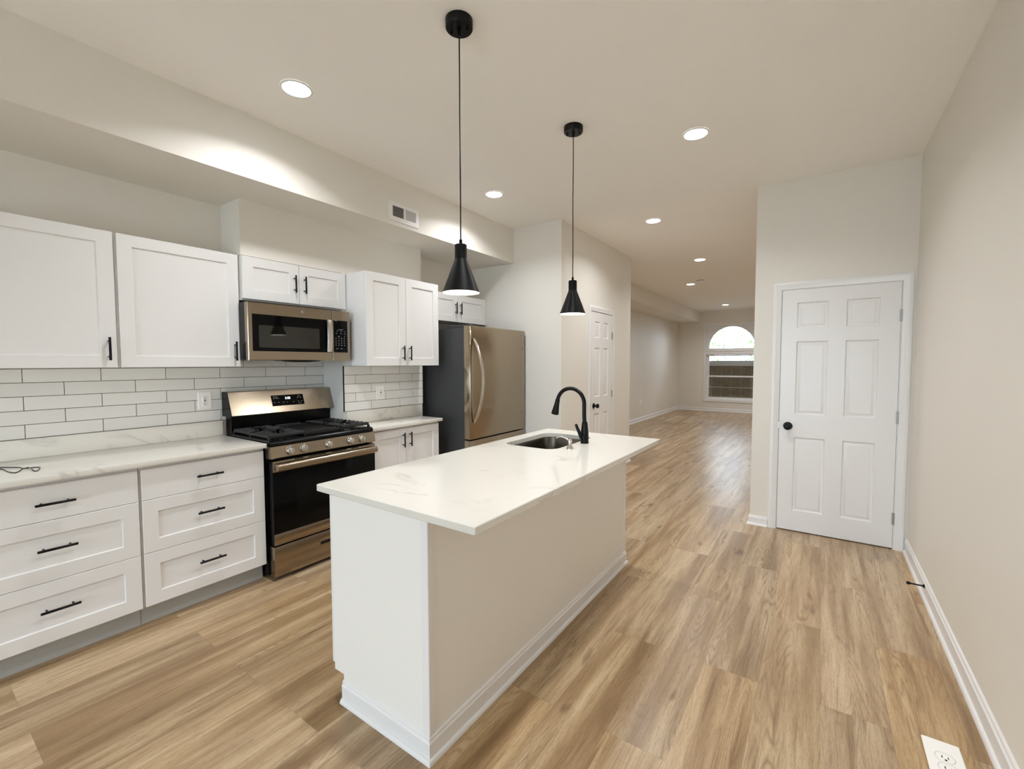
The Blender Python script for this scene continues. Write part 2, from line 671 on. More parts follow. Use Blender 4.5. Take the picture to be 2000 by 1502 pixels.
# far wall with window openings
WX0, WX1 = -2.806, -1.474
m = MB()
m.box(XL - 0.1, YF, 0, WX0, YF + 0.16, ZC)
m.box(WX1, YF, 0, XR + 0.1, YF + 0.16, ZC)
m.box(WX0, YF, 0, WX1, YF + 0.16, 0.346)
m.box(WX0, YF, 1.672, WX1, YF + 0.16, 1.815)
m.box(WX0, YF, 2.501, WX1, YF + 0.16, ZC)
struct('wall_far', m, WALL, 'far living room wall around the arched window', 'wall')
# soffits
struct('trim_1', MB().box(XW, YB, ZS, XS, YE, ZC), WALL, 'painted duct soffit running above the kitchen cabinets', 'soffit')
struct('trim_2', MB().box(XL, YP2, ZS2, XS2, YF, ZC), WALL, 'painted soffit along the left of the far living room', 'soffit')

# baseboards
struct('baseboard_right', moulding([(XR, YD - 0.02), (XR, YB)], base_prof(0.112)), TRIM, 'white baseboard along the long right wall', 'baseboard')
struct('baseboard_closet', moulding([(XD, YDB), (XD, YD), (-0.351, YD)], base_prof(0.082)), TRIM, 'short white baseboard wrapping the closet wall corner', 'baseboard')
struct('baseboard_far', moulding([(XL, YF), (XR, YF)], base_prof(0.095)), TRIM, 'white baseboard under the far window', 'baseboard')
struct('baseboard_left', moulding([(XL, YP2), (XL, YF)], base_prof(0.095)), TRIM, 'white baseboard along the left living room wall', 'baseboard')
struct('baseboard_pantry', moulding([(XP, PD1 + 0.105), (XP, YP2), (XL, YP2)][::-1], [(-o, z) for o, z in base_prof(0.082)]), TRIM, 'white baseboard at the end of the pantry wall', 'baseboard')


# ------------------------------------------------------------------ six-panel doors
def panel_door(W, H, cols, rows, thick=0.034):
    """slab in local coords: width along +a (0..W), height 0..H, face at depth 0; returns verts as (a, depth, z)"""
    m = MB()
    A = [0] + [x for c in cols for x in c] + [W]
    Z = [0] + [x for r in rows for x in r] + [H]
    for i in range(len(A) - 1):
        for j in range(len(Z) - 1):
            a0, a1, z0, z1 = A[i], A[i + 1], Z[j], Z[j + 1]
            if i % 2 == 1 and j % 2 == 1:
                q = lambda t, d: [(a0 + t, d, z0 + t), (a1 - t, d, z0 + t), (a1 - t, d, z1 - t), (a0 + t, d, z1 - t)]
                m.loft([q(0, 0), q(0.003, 0.007), q(0.009, 0.0115), (q(0.014, 0.0115)), q(0.034, 0.002)], 0, False, True)
            else:
                m.add([(a0, 0, z0), (a1, 0, z0), (a1, 0, z1), (a0, 0, z1)], [(0, 1, 2, 3)])
    e = [(0, 0, 0), (W, 0, 0), (W, 0, H), (0, 0, H), (0, thick, 0), (W, thick, 0), (W, thick, H), (0, thick, H)]
    m.add(e, [(4, 5, 6, 7), (0, 1, 5, 4), (1, 2, 6, 5), (2, 3, 7, 6), (3, 0, 4, 7)])
    return m


def place(m, fn):
    m.v = [fn(*v) for v in m.v]
    return m


def casing_mesh(a0, a1, top, w):
    """door casing around an opening a0..a1, 0..top; local (a, out, z)"""
    prof = [(0.0, 0.0), (0.0, 0.010), (0.006, 0.013), (w * 0.5, 0.0135), (w * 0.62, 0.017), (w * 0.9, 0.017), (w, 0.013), (w, 0.0)]
    rings = []
    for k in range(4):
        ring = []
        for t, o in prof:
            if k == 0:
                ring.append((a0 - t, o, 0))
            elif k == 1:
                ring.append((a0 - t, o, top + t))
            elif k == 2:
                ring.append((a1 + t, o, top + t))
            else:
                ring.append((a1 + t, o, 0))
        rings.append(ring)
    m = MB()
    m.loft(rings)
    return m


def knob(m, o, axis, s):
    pr = [(0.0, 0), (0.032, 0), (0.034, 0.003), (0.030, 0.009), (0.013, 0.012), (0.011, 0.030), (0.018, 0.036), (0.0275, 0.046), (0.029, 0.056), (0.024, 0.066), (0.010, 0.070), (0.0, 0.0705)]
    m.lathe([(r, s * h) for r, h in pr], o, axis, 24)
    return m


# closet door, faces -y
d1 = thing('door_1', (0.1, YD, 0), 'white six-panel closet door with black knob on the right', 'door', None, 'structure')
H = DT - 0.008
sl = panel_door(DX1 - DX0, H, [(0.108, 0.322), (0.436, 0.640)], [(0.172, 0.796), (0.988, 1.597), (1.704, 1.917)])
place(sl, lambda a, d, z: (DX0 + a, YD - 0.003 + d, z + 0.009)).build('door_leaf', TRIM, d1)
place(casing_mesh(DX0 - 0.006, DX1 + 0.006, DT + 0.006, 0.060), lambda a, o, z: (a, YD - o, z)).build('casing', TRIM, d1)
m = MB()
m.box(DX0 - 0.012, YD + 0.001, 0, DX0 - 0.002, YD + T, DT + 0.01)
m.box(DX1 + 0.002, YD + 0.001, 0, DX1 + 0.012, YD + T, DT + 0.01)
m.box(DX0 - 0.002, YD + 0.001, DT + 0.002, DX1 + 0.002, YD + T, DT + 0.01)
m.build('jamb', TRIM, d1)
tag(knob(MB(), (-0.219, YD - 0.003, 0.895), 'y', -1).build('knob', BLACK, d1), 'matte black round knob')
for z in (1.781, 1.013, 0.237):
    m = MB()
    m.tube([(DX1 + 0.004, YD - 0.008, z - 0.045), (DX1 + 0.004, YD - 0.008, z + 0.045)], 0.0065, 10)
    m.box(DX1 - 0.010, YD - 0.0042, z - 0.044, DX1 + 0.004, YD - 0.003, z + 0.044)
    tag(m.build('hinge', HINGE, d1), 'satin nickel hinge')
# latch plate
tag(MB().box(DX0 - 0.0115, YD - 0.006, 0.87, DX0 - 0.0005, YD - 0.001, 0.925).build('strike_plate', HINGE, d1), 'dark strike plate')

# pantry door, faces +x
d2 = thing('door_2', (XP, 5.24, 0), 'narrow white six-panel pantry door behind the island faucet', 'door', None, 'structure')
sl = panel_door(PD1 - PD0, PDT - 0.008, [(0.105, 0.262), (0.370, 0.515)], [(0.172, 0.800), (1.005, 1.606), (1.728, 1.925)])
place(sl, lambda a, d, z: (XP + 0.003 - d, PD0 + a, z + 0.009)).build('door_leaf', TRIM, d2)
place(casing_mesh(PD0 - 0.006, PD1 + 0.006, PDT + 0.006, 0.060), lambda a, o, z: (XP + o, a, z)).build('casing', TRIM, d2)
tag(knob(MB(), (XP + 0.003, 5.000, 0.908), 'x', 1).build('knob', BLACK, d2), 'matte black round knob')
for z in (1.785, 1.026, 0.24):
    m = MB()
    m.tube([(XP + 0.008, PD1 + 0.004, z - 0.045), (XP + 0.008, PD1 + 0.004, z + 0.045)], 0.0065, 10)
    m.box(XP + 0.003, PD1 - 0.012, z - 0.044, XP + 0.0042, PD1 + 0.004, z + 0.044)
    tag(m.build('hinge', HINGE, d2), 'satin nickel hinge')

# ------------------------------------------------------------------ windows
# glazed patio door behind the viewpoint (daylight comes in here)
w3 = thing('window_3', ((GX0 + GX1) / 2, YB, 0), 'wide glazed patio door behind the viewpoint', 'window', None, 'structure')
m = MB()
fy0, fy1 = YB - 0.10, YB - 0.02
m.box(GX0, fy0, 0.001, GX0 + 0.05, fy1, GZ1)
m.box(GX1 - 0.05, fy0, 0.001, GX1, fy1, GZ1)
m.box(GX0 + 0.05, fy0, GZ1 - 0.05, GX1 - 0.05, fy1, GZ1)
m.box(GX0 + 0.05, fy0, 0.001, GX1 - 0.05, fy1, 0.05)
xm = (GX0 + GX1) / 2
m.box(xm - 0.04, fy0, 0.05, xm + 0.04, fy1, GZ1 - 0.05)
m.build('window_frame', TRIM, w3)
m = MB()
m.box(GX0 + 0.05, YB - 0.062, 0.05, xm - 0.04, YB - 0.058, GZ1 - 0.05)
m.box(xm + 0.04, YB - 0.062, 0.05, GX1 - 0.05, YB - 0.058, GZ1 - 0.05)
m.build('glass_pane', GLASS, w3)
portal('daylight_patio_door', ((GX0 + GX1) / 2, YB - 0.14, GZ1 / 2), (PI / 2, 0, 0), GX1 - GX0, GZ1)

# arched transom
w2 = thing('window_2', (-2.14, YF, 1.8), 'arched transom window above the far sash window', 'window', None, 'structure')
ow = lambda x0, x1, z0, z1, wd: [(x0 - wd, z0 - wd), (x1 + wd, z0 - wd), (x1 + wd, z1 + wd), (x0 - wd, z1 + wd)]


def frame_ring(x0, x1, z0, z1, wd, y0, y1, m):
    o = ow(x0, x1, z0, z1, wd)
    i = ow(x0, x1, z0, z1, 0)
    R = lambda pts, y: [(a, y, b) for a, b in pts]
    m.loft([R(i, y1), R(i, y0), R(o, y0), R(o, y1)], 0, False, False)
    n = 4
    m.add(R(i, y1) + R(o, y1), [(k, (k + 1) % n, n + (k + 1) % n, n + k) for k in range(n)])


m = MB()
frame_ring(WX0 + 0.0, WX1 - 0.0, 1.815, 2.501, 0.060, YF - 0.016, YF, m)
m.build('casing', TRIM, w2)
m = MB()
frame_ring(WX0 + 0.045, WX1 - 0.045, 1.845, 2.475, 0.045, YF + 0.05, YF + 0.14, m)
m.v = [(x, y, min(max(z, 1.815), 2.501)) for x, y, z in m.v]
m.build('window_frame', TRIM, w2)
# spandrel panel with a half-round opening
acx, acz, ar = -2.14, 1.872, 0.598
ax0, ax1, az0, az1 = WX0 + 0.045, WX1 - 0.045, 1.845, 2.475
m = MB()
N = 40
top, arc = [], []
angs = [PI - PI * k / N for k in range(N + 1)]
for cx_ in (ax0, ax1):
    ca = math.atan2(az1 - acz, cx_ - acx)
    j = min(range(1, N), key=lambda q: abs(angs[q] - ca))
    angs[j] = ca
for a in angs:
    px, pz = acx + ar * math.cos(a), acz + ar * math.sin(a)
    arc.append((px, min(pz, az1 - 0.004)))
    # matching point on the rectangle
    dx, dz = math.cos(a), math.sin(a)
    t = min([(ax1 - acx) / dx if dx > 1e-6 else 9, (ax0 - acx) / dx if dx < -1e-6 else 9, (az1 - acz) / dz if dz > 1e-6 else 9])
    top.append((acx + dx * t, acz + dz * t))
for y in (YF + 0.085, YF + 0.105):
    m.add([(x, y, z) for x, z in arc] + [(x, y, z) for x, z in top], [(k, k + 1, N + 2 + k, N + 1 + k) for k in range(N)])
m.loft([[(x, YF + 0.085, z) for x, z in arc], [(x, YF + 0.105, z) for x, z in arc]], 0, False, False, False)
for (xa, xb) in ((ax0, acx - ar), (acx + ar, ax1)):
    m.box(xa, YF + 0.085, az0, xb, YF + 0.105, acz)
m.build('arch_panel', TRIM, w2)
MB().box(ax0, YF + 0.118, az0, ax1, YF + 0.122, az1).build('glass_pane', GLASS, w2)

# lower double-hung sash window
w1 = thing('window_1', (-2.14, YF, 0.3), 'white double-hung window with brown shade on the far wall', 'window', None, 'structure')
m = MB()
frame_ring(WX0, WX1, 0.346, 1.672, 0.064, YF - 0.016, YF, m)
m.build('casing', TRIM, w1)
m = MB()
frame_ring(WX0 + 0.03, WX1 - 0.03, 0.372, 1.650, 0.03, YF + 0.05, YF + 0.15, m)
m.v = [(x, y, min(max(z, 0.346), 1.672)) for x, y, z in m.v]
m.build('window_frame', TRIM, w1)
sx0, sx1 = WX0 + 0.03, WX1 - 0.03


def sash(z0, z1, y0, name):
    m = MB()
    wd = 0.048
    m.box(sx0, y0, z0, sx0 + wd, y0 + 0.03, z1, 0.003)
    m.box(sx1 - wd, y0, z0, sx1, y0 + 0.03, z1, 0.003)
    m.box(sx0 + wd, y0, z0, sx1 - wd, y0 + 0.03, z0 + 0.042, 0.003)
    m.box(sx0 + wd, y0, z1 - 0.03, sx1 - wd, y0 + 0.03, z1, 0.003)
    s = m.build(name, TRIM, w1)
    MB().box(sx0 + wd, y0 + 0.013, z0 + 0.042, sx1 - wd, y0 + 0.017, z1 - 0.03).build('glass_pane', GLASS, s)
    return s


sash(0.374, 1.036, YF + 0.055, 'lower_sash')
sash(1.006, 1.648, YF + 0.087, 'upper_sash')
m = MB()
m.box(-2.62, YF + 0.047, 1.036, -2.55, YF + 0.075, 1.052, 0.003)
m.box(-1.74, YF + 0.047, 1.036, -1.67, YF + 0.075, 1.052, 0.003)
m.build('sash_lock', TRIM, w1)
portal('daylight_far_window', (-2.14, YF + 0.2, 1.42), (-PI / 2, 0, 0), 1.34, 2.2)

# top-down shade hung outside the sashes
bl = thing('window_shade', (-2.14, YF + 0.135, 0.40), 'brown slatted shade lowered inside the far double-hung window', 'shade')
m = MB()
z = 0.385
while z < 1.33:
    m.add([(sx0 + 0.015, YF + 0.128, z), (sx1 - 0.015, YF + 0.128, z), (sx1 - 0.015, YF + 0.136, z + 0.020), (sx0 + 0.015, YF + 0.136, z + 0.020),
           (sx0 + 0.015, YF + 0.131, z), (sx1 - 0.015, YF + 0.131, z), (sx1 - 0.015, YF + 0.139, z + 0.020), (sx0 + 0.015, YF + 0.139, z + 0.020)],
          [(0, 1, 2, 3), (4, 5, 6, 7), (0, 1, 5, 4), (3, 2, 6, 7), (0, 3, 7, 4), (1, 2, 6, 5)])
    z += 0.0185
m.build('slats', BLIND, bl)
m = MB()
pr = [(YF + 0.146, 1.346), (YF + 0.130, 1.346)]
for k in range(8):
    pr += [(YF + 0.122, 1.346 + (k + 0.5) * 0.018), (YF + 0.130, 1.346 + (k + 1) * 0.018)]
pr += [(YF + 0.146, 1.346 + 8 * 0.018)]
m.loft([[(sx0 + 0.02, y, z) for y, z in pr], [(sx1 - 0.02, y, z) for y, z in pr]])
tag(m.build('folded_stack', STACK, bl), 'pale grey folded fabric at the top')
MB().box(sx0 + 0.015, YF + 0.122, 1.330, sx1 - 0.015, YF + 0.148, 1.345, 0.002).build('rail', TRIM, bl)
MB().box(sx0 + 0.015, YF + 0.124, 0.700, sx1 - 0.015, YF + 0.127, 0.712).build('bottom_rail', TRIM, bl)
m = MB()
for x in (-2.66, -2.40, -2.14, -1.88, -1.62):
    m.tube([(x, YF + 0.1265, 0.40), (x, YF + 0.1265, 1.335)], 0.0012, 5)
m.build('ladder_cord', PLASTIC, bl)

# ------------------------------------------------------------------ left countertop run
CT, CB = 0.914, 0.885
LY0, LY1 = 0.12, 1.437
CX1, DXF, KX = -2.925, -2.954, -3.027
ct = tag(MB().box(XW + 0.001, LY0, CB, CX1, LY1, CT, 0.003).build('countertop', QUARTZ), 'white veined quartz countertop left of the range', 'countertop')
MB().box(XW + 0.001, LY0, CT, XW + 0.022, LY1 - 0.004, 1.021, 0.0015).build('upstand', QUARTZ, ct)
RB0, RB1 = 2.262, 3.062
ct2 = tag(MB().box(XC + 0.001, RB0, CB, CX1, RB1, CT, 0.003).build('countertop', QUARTZ), 'short white quartz countertop between range and refrigerator', 'countertop')
MB().box(XC + 0.001, RB0, CT, XC + 0.021, 3.125, 1.023, 0.0015).build('upstand', QUARTZ, ct2)


def drawer_cabinet(y0, y1, label):
    t = thing('base_cabinet', ((DXF), (y0 + y1) / 2, 0), label, 'cabinet', 'white drawer cabinets left of the range')
    m = MB()
    m.box(XW + 0.001, y0 - 0.006, 0.113, DXF - 0.021, y1 + 0.006, CB - 0.001)
    m.build('carcass', CAB, t)
    tag(MB().box(XW + 0.001, y0 - 0.006, 0.0005, KX, y1 + 0.006, 0.112).build('toe_kick', KICK, t), 'grey recessed toe kick')
    yc = (y0 + y1) / 2
    for i, (z0, z1, hz) in enumerate(((0.6985, 0.866, 0.781), (0.4085, 0.6965, 0.566), (0.117, 0.4065, 0.275))):
        d = shaker(y0, z0, y1, z1, DXF, 0.02, 0.068, 0.068, 0.009, 1, flat=(i == 0)).build('drawer', CAB, t)
        tag(d, ('flat white top drawer front', 'white framed drawer front in the middle', 'white framed bottom drawer front')[i])
        tag(bar_pull((yc, hz), 0.137, 'y', DXF).build('handle', BLACK, d), 'black bar pull')
    return t


drawer_cabinet(0.155, 0.780, 'white three-drawer base cabinet at the picture edge under the cord')
drawer_cabinet(0.794, 1.428, 'white three-drawer base cabinet directly beside the range')

# right base cabinet with two doors
t = thing('base_cabinet', (DXF, 2.65, 0), 'white two-door base cabinet between range and refrigerator', 'cabinet')
MB().box(XC + 0.001, 2.268, 0.113, DXF - 0.021, 3.040, CB - 0.001).build('carcass', CAB, t)
tag(MB().box(XC + 0.001, 2.268, 0.0005, KX, 3.040, 0.112).build('toe_kick', KICK, t), 'grey recessed toe kick')
for y0, y1, hy in ((2.274, 2.6355, 2.5955), (2.6385, 3.036, 2.6735)):
    d = shaker(y0, 0.117, y1, 0.868, DXF, 0.02, 0.070, 0.066).build('door', CAB, t)
    tag(bar_pull((hy, 0.769), 0.125, 'z', DXF).build('handle', BLACK, d), 'black bar pull')

# ------------------------------------------------------------------ upper cabinets
LXF = -3.299
ZU0, ZU1 = 1.408, 2.173
for y0, y1, lab in ((0.165, 0.803, 'white single-door wall cabinet cut off by the left picture edge'),
                    (0.821, 1.461, 'white single-door wall cabinet next to the microwave')):
    t = thing('upper_cabinet', (LXF, (y0 + y1) / 2, ZU0), lab, 'cabinet', 'white single-door cabinets over the tiles')
    MB().box(XW + 0.001, y0 - 0.008, ZU0 + 0.001, LXF - 0.021, y1 + 0.008, ZU1).build('carcass', CAB, t)
    d = shaker(y0, ZU0 + 0.001, y1, ZU1, LXF, 0.02, 0.068, 0.066).build('door', CAB, t)
    tag(bar_pull((y1 - 0.036, 1.515), 0.130, 'z', LXF).build('handle', BLACK, d), 'black bar pull')

MCX = -3.264
t = thing('upper_cabinet', (MCX, 1.875, 1.878), 'low white two-door cabinet above the microwave', 'cabinet')
MB().box(XW + 0.001, 1.4725, 1.868, MCX - 0.021, 2.2425, 2.174).build('carcass', CAB, t)
for y0, y1, hy in ((1.473, 1.873, 1.836), (1.878, 2.277, 1.9145)):
    d = shaker(y0, 1.878, y1, 2.170, MCX, 0.0165, 0.072, 0.066).build('door', CAB, t)
    tag(bar_pull((hy, 2.024), 0.128, 'z', MCX).build('handle', BLACK, d), 'black bar pull')

UXF = -3.012
t = thing('upper_cabinet', (UXF, 2.695, ZU0), 'deep white two-door wall cabinet between microwave and refrigerator', 'cabinet')
MB().box(XC + 0.001, 2.286, ZU0 + 0.001, UXF - 0.021, 3.105, ZU1).build('carcass', CAB, t)
for y0, y1, hy in ((2.288, 2.7000, 2.6575), (2.7035, 3.107, 2.7355)):
    d = shaker(y0, ZU0 + 0.001, y1, ZU1, UXF, 0.02, 0.070, 0.066).build('door', CAB, t)
    tag(bar_pull((hy, 1.519), 0.128, 'z', UXF).build('handle', BLACK, d), 'black bar pull')

FCX = -3.279
t = thing('upper_cabinet', (FCX, 3.68, 1.877), 'low white two-door cabinet above the refrigerator', 'cabinet')
MB().box(XW + 0.001, 3.19, 1.877, FCX - 0.021, 4.180, 2.173).build('carcass', CAB, t)
for y0, y1, hy in ((3.192, 3.680, 3.6425), (3.684, 4.176, 3.7205)):
    d = shaker(y0, 1.877, y1, 2.173, FCX, 0.02, 0.072, 0.066).build('door', CAB, t)
    tag(bar_pull((hy, 2.024), 0.126, 'z', FCX).build('handle', BLACK, d), 'black bar pull')


# ------------------------------------------------------------------ tile backsplashes
def tiles(name, xf, y0, y1, rows, first, pitch, label, g=0.0015, xb=None):
    t = thing(name, (xf, (y0 + y1) / 2, rows[0][0]), label, 'backsplash')
    m = MB()
    for (z0, z1, off, ya, yb) in rows:
        k = math.floor((ya - first) / pitch) - 2
        while first + (k + off) * pitch < yb:
            a, b = first + (k + off) * pitch, first + (k + 1 + off) * pitch
            a, b = max(a, ya), min(b, yb)
            if b - a > 0.006:
                m.box(xf - 0.007, a + (g if a > ya + 1e-6 else 0), z0 + g, xf, b - (g if b < yb - 1e-6 else 0), z1 - g, 0.0008, seg=1)
            k += 1
    m.build('tile', TILE, t)
    gm = MB()
    za, zb = min(r[0] for r in rows), max(r[1] for r in rows if r[3] <= y0 + 1e-6)
    gm.box(xb, y0, za, xf - 0.0012, y1, zb)
    for r in rows:
        if r[3] > y0 + 1e-6:
            gm.box(xb, r[3], zb, xf - 0.0012, r[4], r[1])
    tag(gm.build('grout', GROUT, t), 'dark thin grout lines')
    return t


zr = [1.023, 1.0988, 1.1755, 1.2525, 1.328, 1.4035]
rows = [(zr[i], zr[i + 1], 0.0 if i % 2 == 0 else 0.5, 0.10, YC - 0.0005) for i in range(5)]
rows.append((1.4035, 1.479, 0.5, 1.474, YC - 0.0005))
tiles('tile_backsplash', XW + 0.0085, 0.10, YC - 0.0005, rows, 0.464, 0.322, 'white subway tile backsplash on the wall behind the range and left counter', xb=XW + 0.0005)
rows = [(zr[i] + 0.003, zr[i + 1] + 0.003, 0.0 if i % 2 == 0 else 0.5, YC + 0.006, YCE) for i in range(5)]
tr = tiles('tile_backsplash', XC + 0.0085, YC + 0.006, YCE, rows, 2.523, 0.325, 'small patch of white subway tile between range and refrigerator', xb=XC + 0.0005)
tag(MB().box(XC + 0.0003, YC - 0.0005, 1.024, XC + 0.0095, YC + 0.006, 1.408).build('edge_trim', BLACK, tr), 'thin black edge strip')


# ------------------------------------------------------------------ outlets
def rounded_plate(m, x, yc, zc, hy, hz, r, t, axis='x', s=1):
    pts = rrect(yc, zc, hy, hz, r, 4)
    pin = rrect(yc, zc, hy - 0.0025, hz - 0.0025, max(r - 0.002, 0.001), 4)
    m.loft([[(x, a, b) for a, b in pts], [(x + t * 0.6, a, b) for a, b in pts], [(x + t, a, b) for a, b in pin]])


def outlet(xw, y, z, label, gfci, group='outlets set in the tiles'):
    t = thing('wall_outlet', (xw, y, z), label, 'outlet', group)
    m = MB()
    rounded_plate(m, xw, y, z, 0.041, 0.062, 0.004, 0.006)
    m.build('cover_plate', PLASTIC, t)
    x = xw + 0.006
    m = MB()
    rounded_plate(m, x - 0.001, y, z, 0.0175, 0.034, 0.003, 0.0035)
    m.build('receptacle', PLASTIC, t)
    m = MB()
    for q in (-1, 1):
        zz = z + q * 0.021
        m.box(x + 0.002, y - 0.0075, zz - 0.004, x + 0.0029, y - 0.0055, zz + 0.005)
        m.box(x + 0.002, y + 0.0055, zz - 0.004, x + 0.0029, y + 0.0075, zz + 0.005)
        m.lathe([(0.0028, 0), (0.0028, 0.0009)], (x + 0.002, y, zz - 0.0085), 'x', 8, cap1=True)
    tag(m.build('slot_pattern', DARK, t), 'dark plug slots')
    if gfci:
        tag(MB().box(x + 0.002, y - 0.006, z + 0.001, x + 0.004, y + 0.006, z + 0.006, 0.0006).build('test_button', BLKPLAST, t), 'black button')
        tag(MB().box(x + 0.002, y - 0.006, z - 0.006, x + 0.004, y + 0.006, z - 0.001, 0.0006).build('reset_button', RED, t), 'red button')
    else:
        tag(MB().box(x + 0.002, y - 0.005, z - 0.006, x + 0.0035, y + 0.005, z + 0.006, 0.0006).build('test_button', BLKPLAST, t), 'black button')
    return t


outlet(XW + 0.0085, 1.327, 1.171, 'white outlet with red and black buttons in the tiles left of the range', True)
outlet(XC + 0.0085, 2.619, 1.166, 'white outlet in the small tile patch beside the refrigerator', False)
t = thing('wall_outlet', (XL, 10.73, 0.46), 'tiny white outlet low on the far left living room wall', 'outlet')
m = MB()
rounded_plate(m, XL, 10.73, 0.465, 0.038, 0.060, 0.004, 0.006)
m.build('cover_plate', PLASTIC, t)
m = MB()
rounded_plate(m, XL + 0.005, 10.73, 0.485, 0.016, 0.015, 0.006, 0.003)
rounded_plate(m, XL + 0.005, 10.73, 0.445, 0.016, 0.015, 0.006, 0.003)
m.build('receptacle', PLASTIC, t)

# floor outlet plate
t = thing('floor_outlet', (0.404, 2.13, 0), 'white rectangular outlet plate on the floor at the bottom edge', 'outlet')
m = MB()
P0 = rrect(0.404, 2.130, 0.053, 0.1125, 0.003, 3)
P1 = rrect(0.404, 2.130, 0.050, 0.1095, 0.003, 3)
m.loft([[(a, b, 0.0003) for a, b in P0], [(a, b, 0.003) for a, b in P0], [(a, b, 0.006) for a, b in P1]])
m.build('cover_plate', PLASTIC, t)


def duplex_outline(cx, cy, r, cut):
    pts = []
    for k in range(33):
        a = 2 * PI * k / 32
        pts.append((cx + r * math.cos(a), cy + max(-cut, min(cut, r * math.sin(a)))))
    return pts


for cy in (2.152, 2.098):
    m = MB()
    o = duplex_outline(0.404, cy, 0.027, 0.022)[:-1]
    i = duplex_outline(0.404, cy, 0.0255, 0.0205)[:-1]
    m.loft([[(a, b, 0.0055) for a, b in o], [(a, b, 0.0068) for a, b in i]])
    rc = m.build('receptacle', PLASTIC, t)
    m = MB()
    oo = duplex_outline(0.404, cy, 0.0277, 0.0227)[:-1]
    m.loft([[(a, b, 0.0062) for a, b in oo], [(a, b, 0.0062) for a, b in o]], 0, False, False)
    tag(m.build('gap', DARK, rc), 'dark shadow gap')
    m = MB()
    m.box(0.394, cy - 0.006, 0.0066, 0.397, cy + 0.006, 0.0071)
    m.box(0.411, cy - 0.005, 0.0066, 0.414, cy + 0.005, 0.0071)
    m.lathe([(0.004, 0), (0.004, 0.0005)], (0.4045, cy - 0.0135, 0.0066), 'z', 12, cap1=True)
    tag(m.build('slot_pattern', DARK, rc), 'dark plug slots')

# door stop on the right baseboard
t = thing('door_stop', (XR - 0.012, 3.60, 0.07), 'short black door stop sticking out of the right baseboard', 'door stop')
x0 = XR - 0.0115
m = MB()
m.lathe([(0, 0), (0.0125, 0), (0.012, -0.004), (0.006, -0.009), (0.0045, -0.014), (0.0045, -0.066), (0.0045, -0.068)], (x0, 3.60, 0.07), 'x', 16, cap1=True)
m.build('rod', BLACK, t)
m = MB()
m.lathe([(0, -0.066), (0.0075, -0.066), (0.009, -0.070), (0.009, -0.080), (0.007, -0.084), (0, -0.0845)], (x0, 3.60, 0.07), 'x', 16)
m.build('bumper', BLACK, t)

# cord on the counter
cp = [(-3.40, 0.20), (-3.38, 0.28), (-3.345, 0.345), (-3.29, 0.385), (-3.255, 0.404), (-3.215, 0.408), (-3.205, 0.44), (-3.185, 0.458), (-3.13, 0.449),
      (-3.09, 0.436), (-3.105, 0.424), (-3.17, 0.425), (-3.195, 0.418), (-3.16, 0.39), (-3.122, 0.368), (-3.18, 0.352), (-3.28, 0.345), (-3.335, 0.30), (-3.36, 0.24)]
pts = []
for i in range(len(cp) - 1):
    q = [Vector(cp[max(0, min(len(cp) - 1, i + d))]) for d in (-1, 0, 1, 2)]
    for k in range(6):
        u = k / 6
        v = 0.5 * (2 * q[1] + (q[2] - q[0]) * u + (2 * q[0] - 5 * q[1] + 4 * q[2] - q[3]) * u * u + (3 * q[1] - q[0] - 3 * q[2] + q[3]) * u ** 3)
        lift = 0.0048 if 10 <= i <= 12 else 0.0
        pts.append((v.x, v.y, CT + 0.0024 + lift))
o = MB().tube(pts, 0.0022, 8).build('power_cord', BLKPLAST)
tag(o, 'thin black cord looped on the left countertop', 'cord')

# ------------------------------------------------------------------ gas range
RY0, RY1 = 1.446, 2.250
RYM = (RY0 + RY1) / 2
rg = thing('gas_range', (-3.2, RYM, 0), 'stainless and black gas range between the white base cabinets', 'range')
XBK = XW + 0.012
MB().box(XBK + 0.09, RY0, 0.03, -2.965, RY1, 0.900, 0.002).build('body', BLKPLAST, rg)
for yy in (RY0 + 0.05, RY1 - 0.05):
    for xx in (-3.02, -3.42):
        m = MB()
        m.lathe([(0.016, 0.0005), (0.016, 0.031)], (xx, yy, 0), 'z', 12, cap0=True, cap1=True)
        m.build('foot', BLKPLAST, rg)
# cooktop: shallow pan with a rounded front edge
m = MB()
pr = [(XBK + 0.085, 0.899), (XBK + 0.085, 0.928), (-2.965, 0.928), (-2.930, 0.927), (-2.912, 0.921), (-2.905, 0.910), (-2.903, 0.896), (-2.93, 0.894)]
m.loft([[(x, RY0 + 0.001, z) for x, z in pr], [(x, RY1 - 0.001, z) for x, z in pr]])
m.build('cooktop', BLKPLAST, rg)
# control panel, slightly raked, with end caps
m = MB()
pr = [(-2.965, 0.892), (-2.905, 0.892), (-2.901, 0.889), (-2.886, 0.818), (-2.889, 0.813), (-2.965, 0.812)]
m.loft([[(x, RY0 - 0.002, z) for x, z in pr], [(x, RY1 + 0.004, z) for x, z in pr]])
cpn = m.build('control_panel', STEEL_Y, rg)
for ky in (1.569, 1.665, 1.852, 2.032, 2.131):
    m = MB()
    m.lathe([(0.0, -0.004), (0.0285, -0.004), (0.0285, 0.004), (0.026, 0.006), (0.0245, 0.019), (0.022, 0.022), (0, 0.0225)], (-2.895, ky, 0.853), 'x', 28)
    m.box(-2.8735, ky - 0.0065, 0.853 - 0.023, -2.858, ky + 0.0065, 0.853 + 0.023, 0.003)
    k = m.build('knob', CHROME, rg)
    tag(k, 'round steel burner knob')
